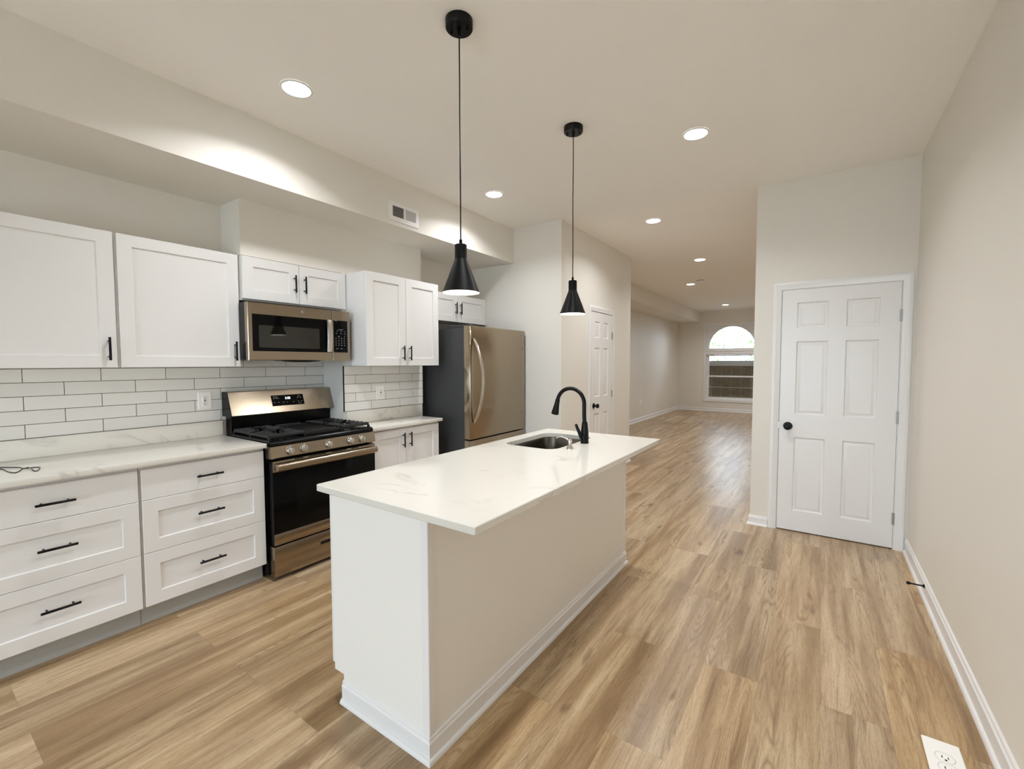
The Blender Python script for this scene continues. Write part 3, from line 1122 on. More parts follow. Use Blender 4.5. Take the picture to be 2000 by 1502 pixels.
# oven door
od = MB()
od.box(-2.955, RY0 + 0.006, 0.238, -2.898, RY1 + 0.014 - 0.008, 0.796, 0.003)
odo = od.build('oven_door', BLKPLAST, rg)
m = MB()
m.box(-2.899, RY0 + 0.008, 0.722, -2.892, RY1 + 0.004, 0.794, 0.002)
m.build('top_strip', STEEL_Y, odo)
m = MB()
m.box(-2.899, RY0 + 0.008, 0.239, -2.892, RY1 + 0.004, 0.314, 0.002)
m.build('bottom_strip', STEEL_Y, odo)
MB().box(-2.899, RY0 + 0.008, 0.315, -2.893, RY1 + 0.004, 0.721, 0.001).build('oven_glass', BGLASS, odo)
MB().box(-2.8935, RY0 + 0.16, 0.395, -2.8925, RY1 - 0.16, 0.640).build('window', OVENWIN, odo)
m = MB()
for a, b in ((1.60, 1.66), (1.70, 1.83), (1.875, 2.00), (2.04, 2.10)):
    m.box(-2.8925, a, 0.786, -2.8912, b, 0.7925)
m.build('vent_slots', DARK, odo)
m = MB()
pr = [(-2.893, 0.732), (-2.868, 0.730), (-2.853, 0.736), (-2.848, 0.748), (-2.848, 0.764), (-2.853, 0.776), (-2.868, 0.782), (-2.893, 0.780)]
bar = [(-2.868, 0.731), (-2.856, 0.734), (-2.849, 0.742), (-2.846, 0.756), (-2.849, 0.770), (-2.856, 0.778), (-2.868, 0.781)]
m.loft([[(x, RY0 + 0.020, z) for x, z in bar], [(x, RY1 - 0.002, z) for x, z in bar]])
for a in (RY0 + 0.020, RY1 - 0.034):
    m.box(-2.893, a, 0.735, -2.866, a + 0.032, 0.777, 0.003)
m.build('handle', STEEL_Y, odo)
# storage drawer
m = MB()
m.box(-2.955, RY0 + 0.004, 0.030, -2.893, RY1 + 0.004, 0.230, 0.003)
dr = m.build('storage_drawer', STEEL_Y, rg)
m = MB()
frame_y = (1.774, 1.924)
m.box(-2.8935, frame_y[0], 0.141, -2.8922, frame_y[1], 0.179)
tag(m.build('handle_slot', DARK, dr), 'dark recessed pull slot')
m = MB()
m.box(-2.8935, frame_y[0] - 0.004, 0.137, -2.8895, frame_y[1] + 0.004, 0.142, 0.001)
m.box(-2.8935, frame_y[0] - 0.004, 0.178, -2.8895, frame_y[1] + 0.004, 0.182, 0.001)
m.box(-2.8935, frame_y[0] - 0.004, 0.142, -2.8895, frame_y[0], 0.178, 0.001)
m.box(-2.8935, frame_y[1], 0.142, -2.8895, frame_y[1] + 0.004, 0.178, 0.001)
m.box(-2.8935, frame_y[0], 0.165, -2.890, frame_y[1], 0.178)
m.build('slot_trim', STEEL_Y, dr)
# backguard
m = MB()
m.box(XBK, RY0 + 0.012, 0.60, XBK + 0.085, RY1 - 0.014, 1.052)
m.build('backguard', BLKPLAST, rg)
pr = [(XBK, 1.050), (-3.415, 1.052), (-3.409, 1.058), (-3.470, 1.222), (-3.480, 1.226), (XBK, 1.226)]
m = MB()
m.loft([[(x, RY0 - 0.006 + 0.02 * 0, z) for x, z in pr], [(x, RY1 + 0.004, z) for x, z in pr]])
bgp = m.build('backguard_panel', STEEL_Y, rg)
for ya, yb in ((RY0 - 0.011, RY0 - 0.006), (RY1 + 0.004, RY1 + 0.008)):
    m = MB()
    m.loft([[(x - 0.001, ya, z) for x, z in pr], [(x - 0.001, yb, z) for x, z in pr]])
    m.build('end_cap', BLKPLAST, bgp)
# display on the raked face
fz = lambda z: -3.409 - (z - 1.058) * (0.061 / 0.164)


def raked(y0, z0, y1, z1, off, th, m):
    nx, nz = 0.937, 0.349
    q = lambda y, z, o: (fz(z) + nx * o, y, z + nz * o)
    vs = [q(y0, z0, off), q(y1, z0, off), q(y1, z1, off), q(y0, z1, off), q(y0, z0, off + th), q(y1, z0, off + th), q(y1, z1, off + th), q(y0, z1, off + th)]
    m.add(vs, [(3, 2, 1, 0), (4, 5, 6, 7), (0, 1, 5, 4), (1, 2, 6, 5), (2, 3, 7, 6), (3, 0, 4, 7)])


DO = 0.013
m = MB()
raked(1.722 + DO, 1.104, 1.976 + DO, 1.184, 0, 0.002, m)
disp = m.build('display', BGLASS, bgp)
SEG = {'0': 'abcdef', '1': 'bc', '2': 'abged', '3': 'abgcd', '4': 'fgbc', '5': 'afgcd', '6': 'afgedc', '7': 'abc', '8': 'abcdefg', '9': 'abcdfg'}
m = MB()
hh, ww, th = 0.017, 0.009, 0.0027
y = 1.829 + DO
for ch in '6:08':
    zc = 1.159
    if ch == ':':
        for q in (-0.004, 0.004):
            raked(y, zc + q - 0.0013, y + 0.0026, zc + q + 0.0013, 0.002, 0.0004, m)
        y += 0.0052
        continue
    for sg in SEG[ch]:
        b = {'a': (0, hh / 2 - th, ww, hh / 2), 'd': (0, -hh / 2, ww, -hh / 2 + th), 'g': (0, -th / 2, ww, th / 2),
             'b': (ww - th, 0, ww, hh / 2), 'c': (ww - th, -hh / 2, ww, 0), 'f': (0, 0, th, hh / 2), 'e': (0, -hh / 2, th, 0)}[sg]
        raked(y + b[0], zc + b[1], y + b[2], zc + b[3], 0.002, 0.0004, m)
    y += ww + 0.0032
tag(m.build('clock_digits', DIGIT, disp), 'glowing white clock digits')
m = MB()
for (a, z, wd) in ((1.735, 1.172, 0.036), (1.735, 1.160, 0.010), (1.752, 1.160, 0.028), (1.735, 1.130, 0.012), (1.766, 1.130, 0.015), (1.802, 1.128, 0.013), (1.836, 1.128, 0.005), (1.884, 1.127, 0.012),
                   (1.922, 1.158, 0.014), (1.947, 1.158, 0.012), (1.924, 1.130, 0.010), (1.948, 1.130, 0.013), (1.930, 1.170, 0.020), (1.928, 1.115, 0.024)):
    raked(a + DO, z - 0.002, a + wd + DO, z + 0.002, 0.002, 0.0003, m)
tag(m.build('touch_lettering', GREYTXT, disp), 'grey printed touch key marks')


# burners and grates
def grate(y0, y1, x0, x1, nf, left_fingers):
    m = MB()
    z0, z1 = 0.944, 0.964
    b = 0.010

    def bar(xa, ya, xb, yb, zlo=z0, zhi=z1, h=b):
        d = Vector((xb - xa, yb - ya, 0)).normalized()
        n = Vector((-d.y, d.x, 0)) * h * 0.5
        p = [(xa + n.x, ya + n.y), (xb + n.x, yb + n.y), (xb - n.x, yb - n.y), (xa - n.x, ya - n.y)]
        q = [(xa + n.x * .6, ya + n.y * .6), (xb + n.x * .6, yb + n.y * .6), (xb - n.x * .6, yb - n.y * .6), (xa - n.x * .6, ya - n.y * .6)]
        m.loft([[(x, y, zlo) for x, y in p], [(x, y, zhi - 0.003) for x, y in p], [(x, y, zhi) for x, y in q]])
    # outer frame
    bar(x0, y0, x0, y1)
    bar(x1, y0, x1, y1)
    bar(x0, y0, x1, y0, z0, z1 - 0.004)
    bar(x0, y1, x1, y1, z0, z1 - 0.004)
    xm = (x0 + x1) / 2
    bar(xm, y0, xm, y1)
    for i in range(nf):
        x = x0 + (x1 - x0) * (i + 0.5) / nf
        ym = (y0 + y1) / 2
        bar(x, y0 - 0.006, x, y0 + (y1 - y0) * 0.30)
        bar(x, y1 + 0.006, x, y1 - (y1 - y0) * 0.30)
    ym = (y0 + y1) / 2
    for xa, xb in ((x0, xm), (xm, x1)):
        c = (xa + xb) / 2
        bar(xa, ym, c - 0.03, ym)
        bar(c + 0.03, ym, xb, ym)
        for sx in (-1, 1):
            for sy in (-1, 1):
                bar(c + sx * 0.028, ym + sy * 0.028, c + sx * 0.10, ym + sy * 0.085)
    for xx in (x0, xm, x1):
        for yy in (y0, y1):
            m.box(xx - 0.007, yy - 0.007, 0.9275, xx + 0.007, yy + 0.007, z0)
    return m


def burner(x, y, r):
    m = MB()
    m.lathe([(r + 0.012, 0), (r + 0.012, 0.004), (r, 0.006), (r, 0.010), (r - 0.003, 0.013), (0, 0.014)], (x, y, 0.9278), 'z', 24)
    return m


GX_0, GX_1 = -3.430, -2.945
for yy, r in ((1.583, 0.038), (2.113, 0.038)):
    for xx in (-3.31, -3.066):
        burner(xx, yy, r).build('burner', IRON, rg)
grate(1.462, 1.704, GX_0, GX_1, 9, True).build('grate', IRON, rg)
grate(1.992, 2.236, GX_0, GX_1, 9, True).build('grate', IRON, rg)
# middle grate carries a flat griddle plate
m = MB()
m.box(GX_0, 1.712, 0.9285, GX_0 + 0.012, 1.984, 0.953, 0.003)
m.box(GX_1 - 0.012, 1.712, 0.9285, GX_1, 1.984, 0.953, 0.003)
m.box(GX_0 + 0.012, 1.712, 0.938, GX_1 - 0.012, 1.724, 0.953, 0.003)
m.box(GX_0 + 0.012, 1.972, 0.938, GX_1 - 0.012, 1.984, 0.953, 0.003)
m.box(GX_0 + 0.012, 1.724, 0.938, GX_1 - 0.012, 1.972, 0.948)
m.tube([(GX_1 - 0.004, 1.75, 0.955), (GX_1 - 0.004, 1.946, 0.955)], 0.006, 8)
m.tube([(GX_0 + 0.004, 1.75, 0.955), (GX_0 + 0.004, 1.946, 0.955)], 0.006, 8)
tag(m.build('griddle', IRON, rg), 'flat black griddle plate in the middle')

# ------------------------------------------------------------------ microwave
mw = thing('microwave_oven', (-3.35, 1.845, 1.452), 'stainless over-the-range microwave with black glass door', 'microwave')
MX = -3.166
MY0, MY1, MZ0, MZ1 = 1.452, 2.242, 1.453, 1.848
m = MB()
m.box(-3.553, 1.4745, MZ0 + 0.004, -3.29, 2.2415, MZ1)
m.box(-3.29, MY0 + 0.002, MZ0 + 0.004, MX - 0.042, MY1 - 0.001, MZ1)
m.build('body', BLKPLAST, mw)
YDV = 2.080


def framed(y0, z0, y1, z1, hy0, hz0, hy1, hz1, x0, xf, rec):
    m = MB()
    b = 0.003
    R = lambda a, c, e, g, x: rect('x', x, a, c, e, g)
    rings = [R(y0, z0, y1, z1, x0), R(y0, z0, y1, z1, xf - b), R(y0 + b, z0 + b, y1 - b, z1 - b, xf), R(hy0, hz0, hy1, hz1, xf), R(hy0, hz0, hy1, hz1, xf - rec)]
    m.loft(rings)
    return m


md = framed(MY0, MZ0, YDV - 0.001, MZ1 - 0.001, 1.480, 1.515, YDV - 0.0012, 1.769, MX - 0.041, MX, 0.004).build('door', STEEL_Y, mw)
MB().box(MX - 0.0042, 1.481, 1.516, MX - 0.001, YDV - 0.002, 1.768).build('door_glass', BGLASS, md)
m = MB()
pts = rrect((1.523 + 1.972) / 2, (1.541 + 1.695) / 2, 0.2245, 0.077, 0.008, 4)
m.loft([[(MX - 0.001, a, b) for a, b in pts], [(MX - 0.0004, a, b) for a, b in pts]])
tag(m.build('viewing_window', OGLASS, md), 'dark viewing window')
mp_ = framed(YDV + 0.001, MZ0, MY1, MZ1 - 0.001, 2.091, 1.517, 2.217, 1.771, MX - 0.041, MX, 0.003).build('control_panel', STEEL_Y, mw)
MB().box(MX - 0.0032, 2.0915, 1.5175, MX - 0.0005, 2.2165, 1.7705, 0.001).build('keypad', BGLASS, mp_)
m = MB()
for r_ in range(4):
    for c_ in range(4):
        yy = 2.112 + c_ * 0.025
        zz = 1.630 - r_ * 0.0185
        m.box(MX - 0.0006, yy - 0.0035, zz - 0.003, MX - 0.0001, yy + 0.0035, zz + 0.003)
for (a, z, wd) in ((2.135, 1.700, 0.045), (2.118, 1.688, 0.016), (2.150, 1.688, 0.016), (2.186, 1.685, 0.010), (2.112, 1.668, 0.012), (2.150, 1.668, 0.014), (2.184, 1.668, 0.012), (2.128, 1.645, 0.022), (2.186, 1.648, 0.010), (2.112, 1.548, 0.020), (2.15, 1.548, 0.020)):
    m.box(MX - 0.0006, a, z - 0.0016, MX - 0.0001, a + wd, z + 0.0016)
tag(m.build('key_lettering', GREYTXT, mp_), 'grey printed key marks')
# curved handle
m = MB()
rings = []
for k in range(13):
    t_ = k / 12
    z = 1.520 + t_ * 0.248
    bow = math.sin(PI * t_) ** 0.6 * 0.010 if 0 < t_ < 1 else 0
    xo = MX + 0.016 + bow
    rings.append([(xo - 0.012, 2.030, z), (xo, 2.034, z), (xo + 0.004, 2.044, z), (xo + 0.004, 2.056, z), (xo, 2.066, z), (xo - 0.012, 2.070, z)])
m.loft(rings)
m.box(MX - 0.002, 2.036, 1.523, MX + 0.010, 2.064, 1.545, 0.002)
m.box(MX - 0.002, 2.036, 1.744, MX + 0.010, 2.064, 1.766, 0.002)
m.build('handle', HANDLE_STEEL, md)
# round emblem on the door and light lens, filters below


def emblem(x, y, z, r, name, parent, mat):
    m = MB()
    for rr in (r, r * 0.84):
        m.tube([(x, y + rr * math.cos(2 * PI * k / 24), z + rr * math.sin(2 * PI * k / 24)) for k in range(25)], r * 0.05, 5, caps=False)
    for s_, ph in ((-1, 0.0), (1, 0.4)):
        cx = y + s_ * r * 0.28
        m.tube([(x, cx + r * 0.30 * math.cos(ph + 5.2 * k / 14) * (1 - 0.02 * k), z + r * 0.42 * math.sin(ph + 5.2 * k / 14)) for k in range(15)], r * 0.055, 5)
    return m.build(name, mat, parent)


emblem(MX + 0.0003, 1.841, 1.813, 0.0115, 'emblem', md, CHROME)
m = MB()
m.box(-3.50, 1.50, MZ0 - 0.001, -3.24, 2.20, MZ0 + 0.004)
m.build('underside_plate', CHROME, mw)
m = MB()
pr = []
for k in range(17):
    a = PI * k / 16
    pr.append((1.835 + 0.165 * math.cos(a), 0.016 * math.sin(a)))
m.loft([[(MX - 0.12, y, MZ0 + 0.003 - z) for y, z in pr], [(MX - 0.015, y, MZ0 + 0.003 - z) for y, z in pr]])
m.build('lamp_cover', BLKPLAST, mw)

# ------------------------------------------------------------------ refrigerator
FX = -2.707
FY0, FY1 = 3.212, 4.148
fr = thing('refrigerator', (-3.1, 3.68, 0), 'stainless bottom-freezer refrigerator with dark grey sides', 'refrigerator')
MB().box(-3.535, FY0 + 0.006, 0.04, FX - 0.085, FY1 - 0.006, 1.765, 0.004).build('body', DGREY, fr)
m = MB()
m.box(-3.50, FY0 + 0.03, 0.0005, FX - 0.10, FY1 - 0.03, 0.042)
m.build('base_grille', BLKPLAST, fr)


def curved_door(z0, z1):
    m = MB()
    rings = []
    n = 14
    bow = 0.006
    plan = [(FX - 0.078, FY0)]
    plan += [(FX - 0.010, FY0), (FX - 0.004, FY0 + 0.003)]
    for k in range(n + 1):
        t_ = k / n
        plan.append((FX + 0 * bow, FY0 + 0.010 + t_ * (FY1 - FY0 - 0.020)))
    plan += [(FX - 0.004, FY1 - 0.003), (FX - 0.010, FY1), (FX - 0.078, FY1)]
    cx, cy = FX - 0.04, (FY0 + FY1) / 2
    q = lambda s_, z: [(cx + (x - cx) * (1 - s_), cy + (y - cy) * (1 - s_ * 0.05), z) for x, y in plan]
    m.loft([q(0.06, z0), q(0, z0 + 0.004), q(0, z1 - 0.004), q(0.06, z1)])
    return m


ud = curved_door(0.703, 1.782).build('refrigerator_door', STEEL_Z, fr)
fd = curved_door(0.085, 0.690).build('freezer_drawer', STEEL_Z, fr)
MB().box(FX - 0.083, FY0 + 0.012, 0.10, FX - 0.0785, FY1 - 0.012, 1.77).build('door_gasket', BLKPLAST, fr)
m = MB()
rings = []
for k in range(25):
    t_ = k / 24
    z = 0.862 + t_ * 0.800
    bow = math.sin(PI * t_) ** 0.75 if 0 < t_ < 1 else 0
    xo = FX + 0.004 + 0.112 * bow
    hw = 0.010 + 0.004 * bow
    th_ = 0.018
    yc = 3.250
    rings.append([(xo, yc - hw, z), (xo + th_ * 0.7, yc - hw, z), (xo + th_, yc - hw * 0.5, z), (xo + th_, yc + hw * 0.5, z), (xo + th_ * 0.7, yc + hw, z), (xo, yc + hw, z)])
m.loft(rings)
tag(m.build('handle', HANDLE_STEEL, ud), 'bowed steel handle')
m = MB()
hb = [(FX + 0.008, 3.20 + 0.1 + k * 0.03) for k in range(22)]
m.tube([(FX - 0.002, FY0 + 0.09, 0.628), (FX + 0.045, FY0 + 0.10, 0.628), (FX + 0.052, (FY0 + FY1) / 2, 0.628), (FX + 0.045, FY1 - 0.10, 0.628), (FX - 0.002, FY1 - 0.09, 0.628)], 0.011, 10)
m.build('handle', STEEL_Y, fd)
emblem(FX + 0.0003, 4.083, 1.732, 0.013, 'emblem', ud, CHROME)
for z in (1.583, 0.892):
    m = MB()
    m.lathe([(0, 0.0), (0.006, 0), (0.006, 0.0015), (0, 0.002)], (FX - 0.0005, 4.090, z), 'x', 12)
    tag(m.build('screw_hole', DARK, ud), 'small dark screw hole plug')
MB().box(FX - 0.30, FY0 + 0.02, 1.765, FX - 0.03, FY0 + 0.09, 1.798, 0.006).build('hinge_cover', DGREY, fr)

# ------------------------------------------------------------------ island
IX0, IX1, IY0, IY1 = -1.765, -0.885, 1.067, 3.034
SKX, SKY, SHX, SHY, SR = -1.484, 2.581, 0.189, 0.288, 0.075
m = MB()
bm = bmesh.new()


def ring_verts(pts, z):
    vs = [bm.verts.new((x, y, z)) for x, y in pts]
    es = [bm.edges.new((vs[i], vs[(i + 1) % len(vs)])) for i in range(len(vs))]
    return vs, es


IZ0 = 0.884
outer = rrect((IX0 + IX1) / 2, (IY0 + IY1) / 2, (IX1 - IX0) / 2, (IY1 - IY0) / 2, 0.006, 3)
outer_in = rrect((IX0 + IX1) / 2, (IY0 + IY1) / 2, (IX1 - IX0) / 2 - 0.003, (IY1 - IY0) / 2 - 0.003, 0.004, 3)
inner = rrect(SKX, SKY, SHX, SHY, SR, 10)
inner_o = rrect(SKX, SKY, SHX + 0.003, SHY + 0.003, SR + 0.003, 10)


def bridge(a, b):
    n = len(a)
    for i in range(n):
        bm.faces.new((a[i], a[(i + 1) % n], b[(i + 1) % n], b[i]))


vo_t, eo_t = ring_verts(outer_in, CT)
vi_t, ei_t = ring_verts(inner_o, CT)
bmesh.ops.triangle_fill(bm, edges=eo_t + ei_t, use_beauty=True)
vo_1, _ = ring_verts(outer, CT - 0.003)
vo_2, _ = ring_verts(outer, IZ0 + 0.003)
vo_b, eo_b = ring_verts(outer_in, IZ0)
vi_1, _ = ring_verts(inner, CT - 0.003)
vi_b, ei_b = ring_verts(inner, IZ0)
bmesh.ops.triangle_fill(bm, edges=eo_b + ei_b, use_beauty=True)
bridge(vo_t, vo_1)
bridge(vo_1, vo_2)
bridge(vo_2, vo_b)
bridge(vi_t, vi_1)
bridge(vi_1, vi_b)
m.bm(bm)
tag(m.build('island_countertop', QUARTZ), 'large white veined quartz slab on the kitchen island', 'countertop')

BX0, BX1, BY0, BY1 = -1.690, -1.121, 1.090, 3.034
BY1 = 3.020
isl = thing('kitchen_island', (-1.42, 2.05, 0), 'white kitchen island base with moulded skirting', 'island')
# carcass as a hollow shell so the sink bowl hangs inside it; the end panels carry the toe-kick notch
m = MB()
notch = [(BX0, 0.115), (BX0 + 0.062, 0.115), (BX0 + 0.062, 0.0005), (BX1, 0.0005), (BX1, IZ0 - 0.0005), (BX0, IZ0 - 0.0005)]
for y0, y1 in ((BY0, BY0 + 0.018), (BY1 - 0.018, BY1)):
    m.loft([[(x, y0, z) for x, z in notch], [(x, y1, z) for x, z in notch]])
m.box(BX1 - 0.018, BY0 + 0.018, 0.0005, BX1, BY1 - 0.018, IZ0 - 0.0005)
m.box(BX0 + 0.062, BY0 + 0.018, 0.0005, BX0 + 0.076, BY1 - 0.018, 0.115)
m.box(BX0, BY0 + 0.018, 0.115, BX1 - 0.018, BY1 - 0.018, 0.130)
m.box(BX0, BY0 + 0.018, 0.130, BX0 + 0.007, BY1 - 0.018, IZ0 - 0.0005)
m.build('carcass', ISLE, isl)
nd = 4
for k in range(nd):
    a = BY0 + 0.002 + (BY1 - BY0 - 0.004) * k / nd
    b = BY0 + 0.002 + (BY1 - BY0 - 0.004) * (k + 1) / nd
    shaker(a + 0.0015, 0.140, b - 0.0015, 0.872, BX0 - 0.021, 0.020, 0.068, 0.066, 0.009, -1).build('door', CAB, isl)
# corner strips
for y0, sy in ((BY0, -1), (BY1, 1)):
    m = MB()
    L = [(BX1 - 0.030, y0), (BX1 - 0.030, y0 + sy * 0.004), (BX1 + 0.0015, y0 + sy * 0.004), (BX1 + 0.004, y0 + sy * 0.0015), (BX1 + 0.004, y0 - sy * 0.026), (BX1, y0 - sy * 0.026), (BX1, y0)]
    m.loft([[(x, y, 0.085) for x, y in L], [(x, y, IZ0 - 0.001) for x, y in L]])
    m.build('corner_trim', TRIM, isl)
mo = moulding([(BX0 + 0.062, BY1), (BX1, BY1), (BX1, BY0), (BX0 + 0.062, BY0)], [(-o, z + 0.0004) for o, z in base_prof(0.092, 0.011, 0.016)])
mo.build('skirting', TRIM, isl)

# sink bowl, hung under the slab
sk = thing('kitchen_sink', (SKX, SKY, 0.70), 'undermount stainless sink bowl set in the island', 'sink')
m = MB()
rings = []
for (dx, z, r) in ((0.0055, IZ0 - 0.0008, 0.079), (0.004, IZ0 - 0.0008, 0.078), (0.002, IZ0 - 0.006, 0.076), (-0.002, 0.72, 0.072), (-0.012, 0.695, 0.068), (-0.035, 0.680, 0.06), (-0.12, 0.677, 0.03)):
    hx, hy = SHX + dx, SHY + dx
    rings.append([(x, y, z) for x, y in rrect(SKX, SKY, hx, hy, min(r, hx - 0.001), 10)])
m.loft(rings, 0, False, True, True, True)
m.build('bowl', SINKM, sk)
m = MB()
m.lathe([(0.046, 0.002), (0.042, 0.003), (0.036, 0.0005), (0.020, 0.0), (0, 0.0)], (SKX, SKY, 0.6775), 'z', 24)
m.build('drain', CHROME, sk)

# faucet
fc = thing('kitchen_faucet', (-1.241, 2.606, CT), 'matte black gooseneck faucet with pull-down spray head on the island', 'faucet')
fx, fy = -1.241, 2.606
m = MB()
m.lathe([(0.0, 0.0003), (0.0265, 0.0003), (0.0265, 0.004), (0.0255, 0.008), (0.0255, 0.055), (0.0245, 0.070), (0.0195, 0.118), (0.0165, 0.136), (0.0150, 0.140), (0, 0.141)], (fx, fy, CT), 'z', 28)
m.build('body', BLACK, fc)
m = MB()
path = [(fx - 0.002, fy, CT + 0.136), (fx - 0.004, fy, 1.10)]
cx_, cz_, R_ = fx - 0.004 - 0.098, 1.166, 0.098
for k in range(0, 19):
    a = PI * 0.93 * k / 18
    path.append((cx_ + R_ * math.cos(a), fy, cz_ + R_ * math.sin(a)))
m.tube(path, 0.0128, 16)
m.build('neck', BLACK, fc)
m = MB()
ex, ez = path[-1][0], path[-1][2]
dv = Vector((path[-1][0] - path[-2][0], 0, path[-1][2] - path[-2][2])).normalized()
dv = Vector((-0.22, 0, -1)).normalized()
hp = [Vector((ex, fy, ez)) + dv * t_ for t_ in (-0.004, 0.0, 0.004, 0.030, 0.075, 0.098, 0.102)]
m.tube(hp, [0.0135, 0.0150, 0.0152, 0.0165, 0.0225, 0.0255, 0.0235], 20)
m.build('spray_head', BLACK, fc)
m = MB()
m.tube([(fx, fy - 0.015, 0.958), (fx - 0.004, fy - 0.044, 0.960)], [0.0150, 0.0140], 14)
m.tube([(fx - 0.006, fy - 0.036, 0.955), (fx - 0.017, fy - 0.042, 0.985), (fx - 0.030, fy - 0.046, 1.015), (fx - 0.038, fy - 0.048, 1.036), (fx - 0.040, fy - 0.0485, 1.040)], [0.0125, 0.0105, 0.0095, 0.0085, 0.005], 12)
m.build('lever', BLACK, fc)

# soap dispenser
sd = thing('soap_dispenser', (-1.233, 2.386, CT), 'small brushed nickel soap pump beside the faucet', 'soap dispenser')
sx, sy = -1.233, 2.386
m = MB()
m.lathe([(0, 0.0003), (0.0215, 0.0003), (0.0215, 0.003), (0.018, 0.009), (0.0125, 0.022), (0.0105, 0.026), (0.0100, 0.040), (0, 0.040)], (sx, sy, CT), 'z', 24)
m.build('base', CHROME, sd)
m = MB()
m.lathe([(0, 0.040), (0.0135, 0.040), (0.0140, 0.044), (0.0140, 0.054), (0.012, 0.057), (0, 0.058)], (sx, sy, CT), 'z', 24)
m.tube([(sx - 0.010, sy, CT + 0.049), (sx - 0.030, sy, CT + 0.060), (sx - 0.055, sy, CT + 0.066), (sx - 0.078, sy, CT + 0.062), (sx - 0.092, sy, CT + 0.052)], [0.0065, 0.006, 0.0056, 0.0052, 0.0048], 12)
m.build('pump_spout', CHROME, sd)

# ------------------------------------------------------------------ soffit vent register
vt = thing('air_vent', (XS, 2.572, ZS + 0.03), 'white metal air register on the soffit face', 'vent')
VY0, VY1, VZ0, VZ1 = 2.412, 2.734, 2.586, 2.733
m = MB()
b = 0.004
hz0, hz1 = 2.622, 2.706
seg_y = ((2.450, 2.571), (2.587, 2.702))
x1 = XS + 0.008
# frame pieces
for (a0, c0, a1, c1) in ((VY0, VZ0, VY1, hz0), (VY0, hz1, VY1, VZ1), (VY0, hz0, seg_y[0][0], hz1), (seg_y[0][1], hz0, seg_y[1][0], hz1), (seg_y[1][1], hz0, VY1, hz1)):
    m.box(XS + 0.0004, a0, c0, x1, a1, c1)
m.build('frame', TRIM, vt)
m = MB()
m.box(XS + 0.0002, VY0 + 0.02, VZ0 + 0.02, XS + 0.0009, VY1 - 0.02, VZ1 - 0.02)
m.build('duct_gap', DARK, vt)
m = MB()
for (a0, a1), lean, n in ((seg_y[0], -1, 13), (seg_y[1], 1, 13)):
    for k in range(n):
        yc = a0 + (a1 - a0) * (k + 0.5) / n
        d = 0.0038 * lean if lean < 0 else 0.0012
        m.add([(XS + 0.001, yc - d, hz0), (x1, yc + d, hz0), (x1, yc + d, hz1), (XS + 0.001, yc - d, hz1)], [(0, 1, 2, 3)])
        m.add([(XS + 0.001, yc - d + 0.001, hz0), (x1, yc + d + 0.001, hz0), (x1, yc + d + 0.001, hz1), (XS + 0.001, yc - d + 0.001, hz1)], [(0, 1, 2, 3)])
        m.add([(x1, yc + d, hz0), (x1, yc + d + 0.001, hz0), (x1, yc + d + 0.001, hz1), (x1, yc + d, hz1)], [(0, 1, 2, 3)])
m.build('louvres', TRIM, vt)
m = MB()
m.box(x1 - 0.001, VY0 + 0.014, 2.650, x1 + 0.004, VY0 + 0.020, 2.672, 0.001)
m.build('lever', TRIM, vt)

# ------------------------------------------------------------------ recessed ceiling lights
LP = [(-2.396, 1.389, 'recessed ceiling light nearest the soffit at the left'),
      (-2.429, 3.223, 'recessed ceiling light at the far end of the soffit, before the pantry wall'),
      (-0.716, 3.149, 'recessed ceiling light in front of the closet wall'),
      (-1.499, 4.784, 'recessed ceiling light beyond the pendants, beside the pantry wall'),
      (-1.494, 6.960, 'recessed ceiling light past the end of the pantry wall'),
      (-2.094, 9.020, 'recessed ceiling light beside the smoke detector'),
      (-2.082, 12.716, 'recessed ceiling light closest to the far arched window'),
      (-0.716, 1.389, 'added unseen ceiling light above the near floor, above the picture'),  # invented lamp out of frame, gives the near end more light
      (-0.716, -2.130, 'added unseen ceiling light in the room behind, at the right'),  # added behind the camera to raise the ambient light
      (-2.400, -2.130, 'added unseen ceiling light in the room behind, at the left'),  # its added partner behind the camera, also for ambient light
      (-0.500, 9.020, 'added unseen ceiling light behind the closet, living room middle'),  # added out of sight to help light the living room
      (-0.500, 12.716, 'added unseen ceiling light behind the closet, near the far wall')]  # another hidden lamp added for the living room light
proto = None
for i, (x, y, lab) in enumerate(LP):
    if proto is None:
        t = thing('recessed_light', (x, y, ZC), lab, 'ceiling light', 'recessed ceiling lights')
        m = MB()
        m.lathe([(0.0835, -0.0003), (0.0835, -0.003), (0.080, -0.006), (0.072, -0.0065), (0.070, -0.0035)], (x, y, ZC), 'z', 40)
        m.build('trim_ring', TRIM, t)
        m = MB()
        m.lathe([(0.071, -0.0045), (0.0, -0.0046)], (x, y, ZC), 'z', 40, smooth=False)
        m.build('lens', LED, t)
        ld = bpy.data.lights.new('lamp_light', 'AREA')
        ld.shape = 'DISK'
        ld.size = 0.13
        ld.energy = LAMP_WATTS
        ld.color = LAMP_COLOR
        ld.spread = LAMP_SPREAD
        lo = bpy.data.objects.new('lamp_light', ld)
        lo.location = (x, y, ZC - 0.0062)
        C.objects.link(lo)
        adopt(lo, t)
        proto = t
    else:
        t = copy_tree(proto)
        t.location = (x, y, ZC)
        t['label'] = lab

# ------------------------------------------------------------------ pendants


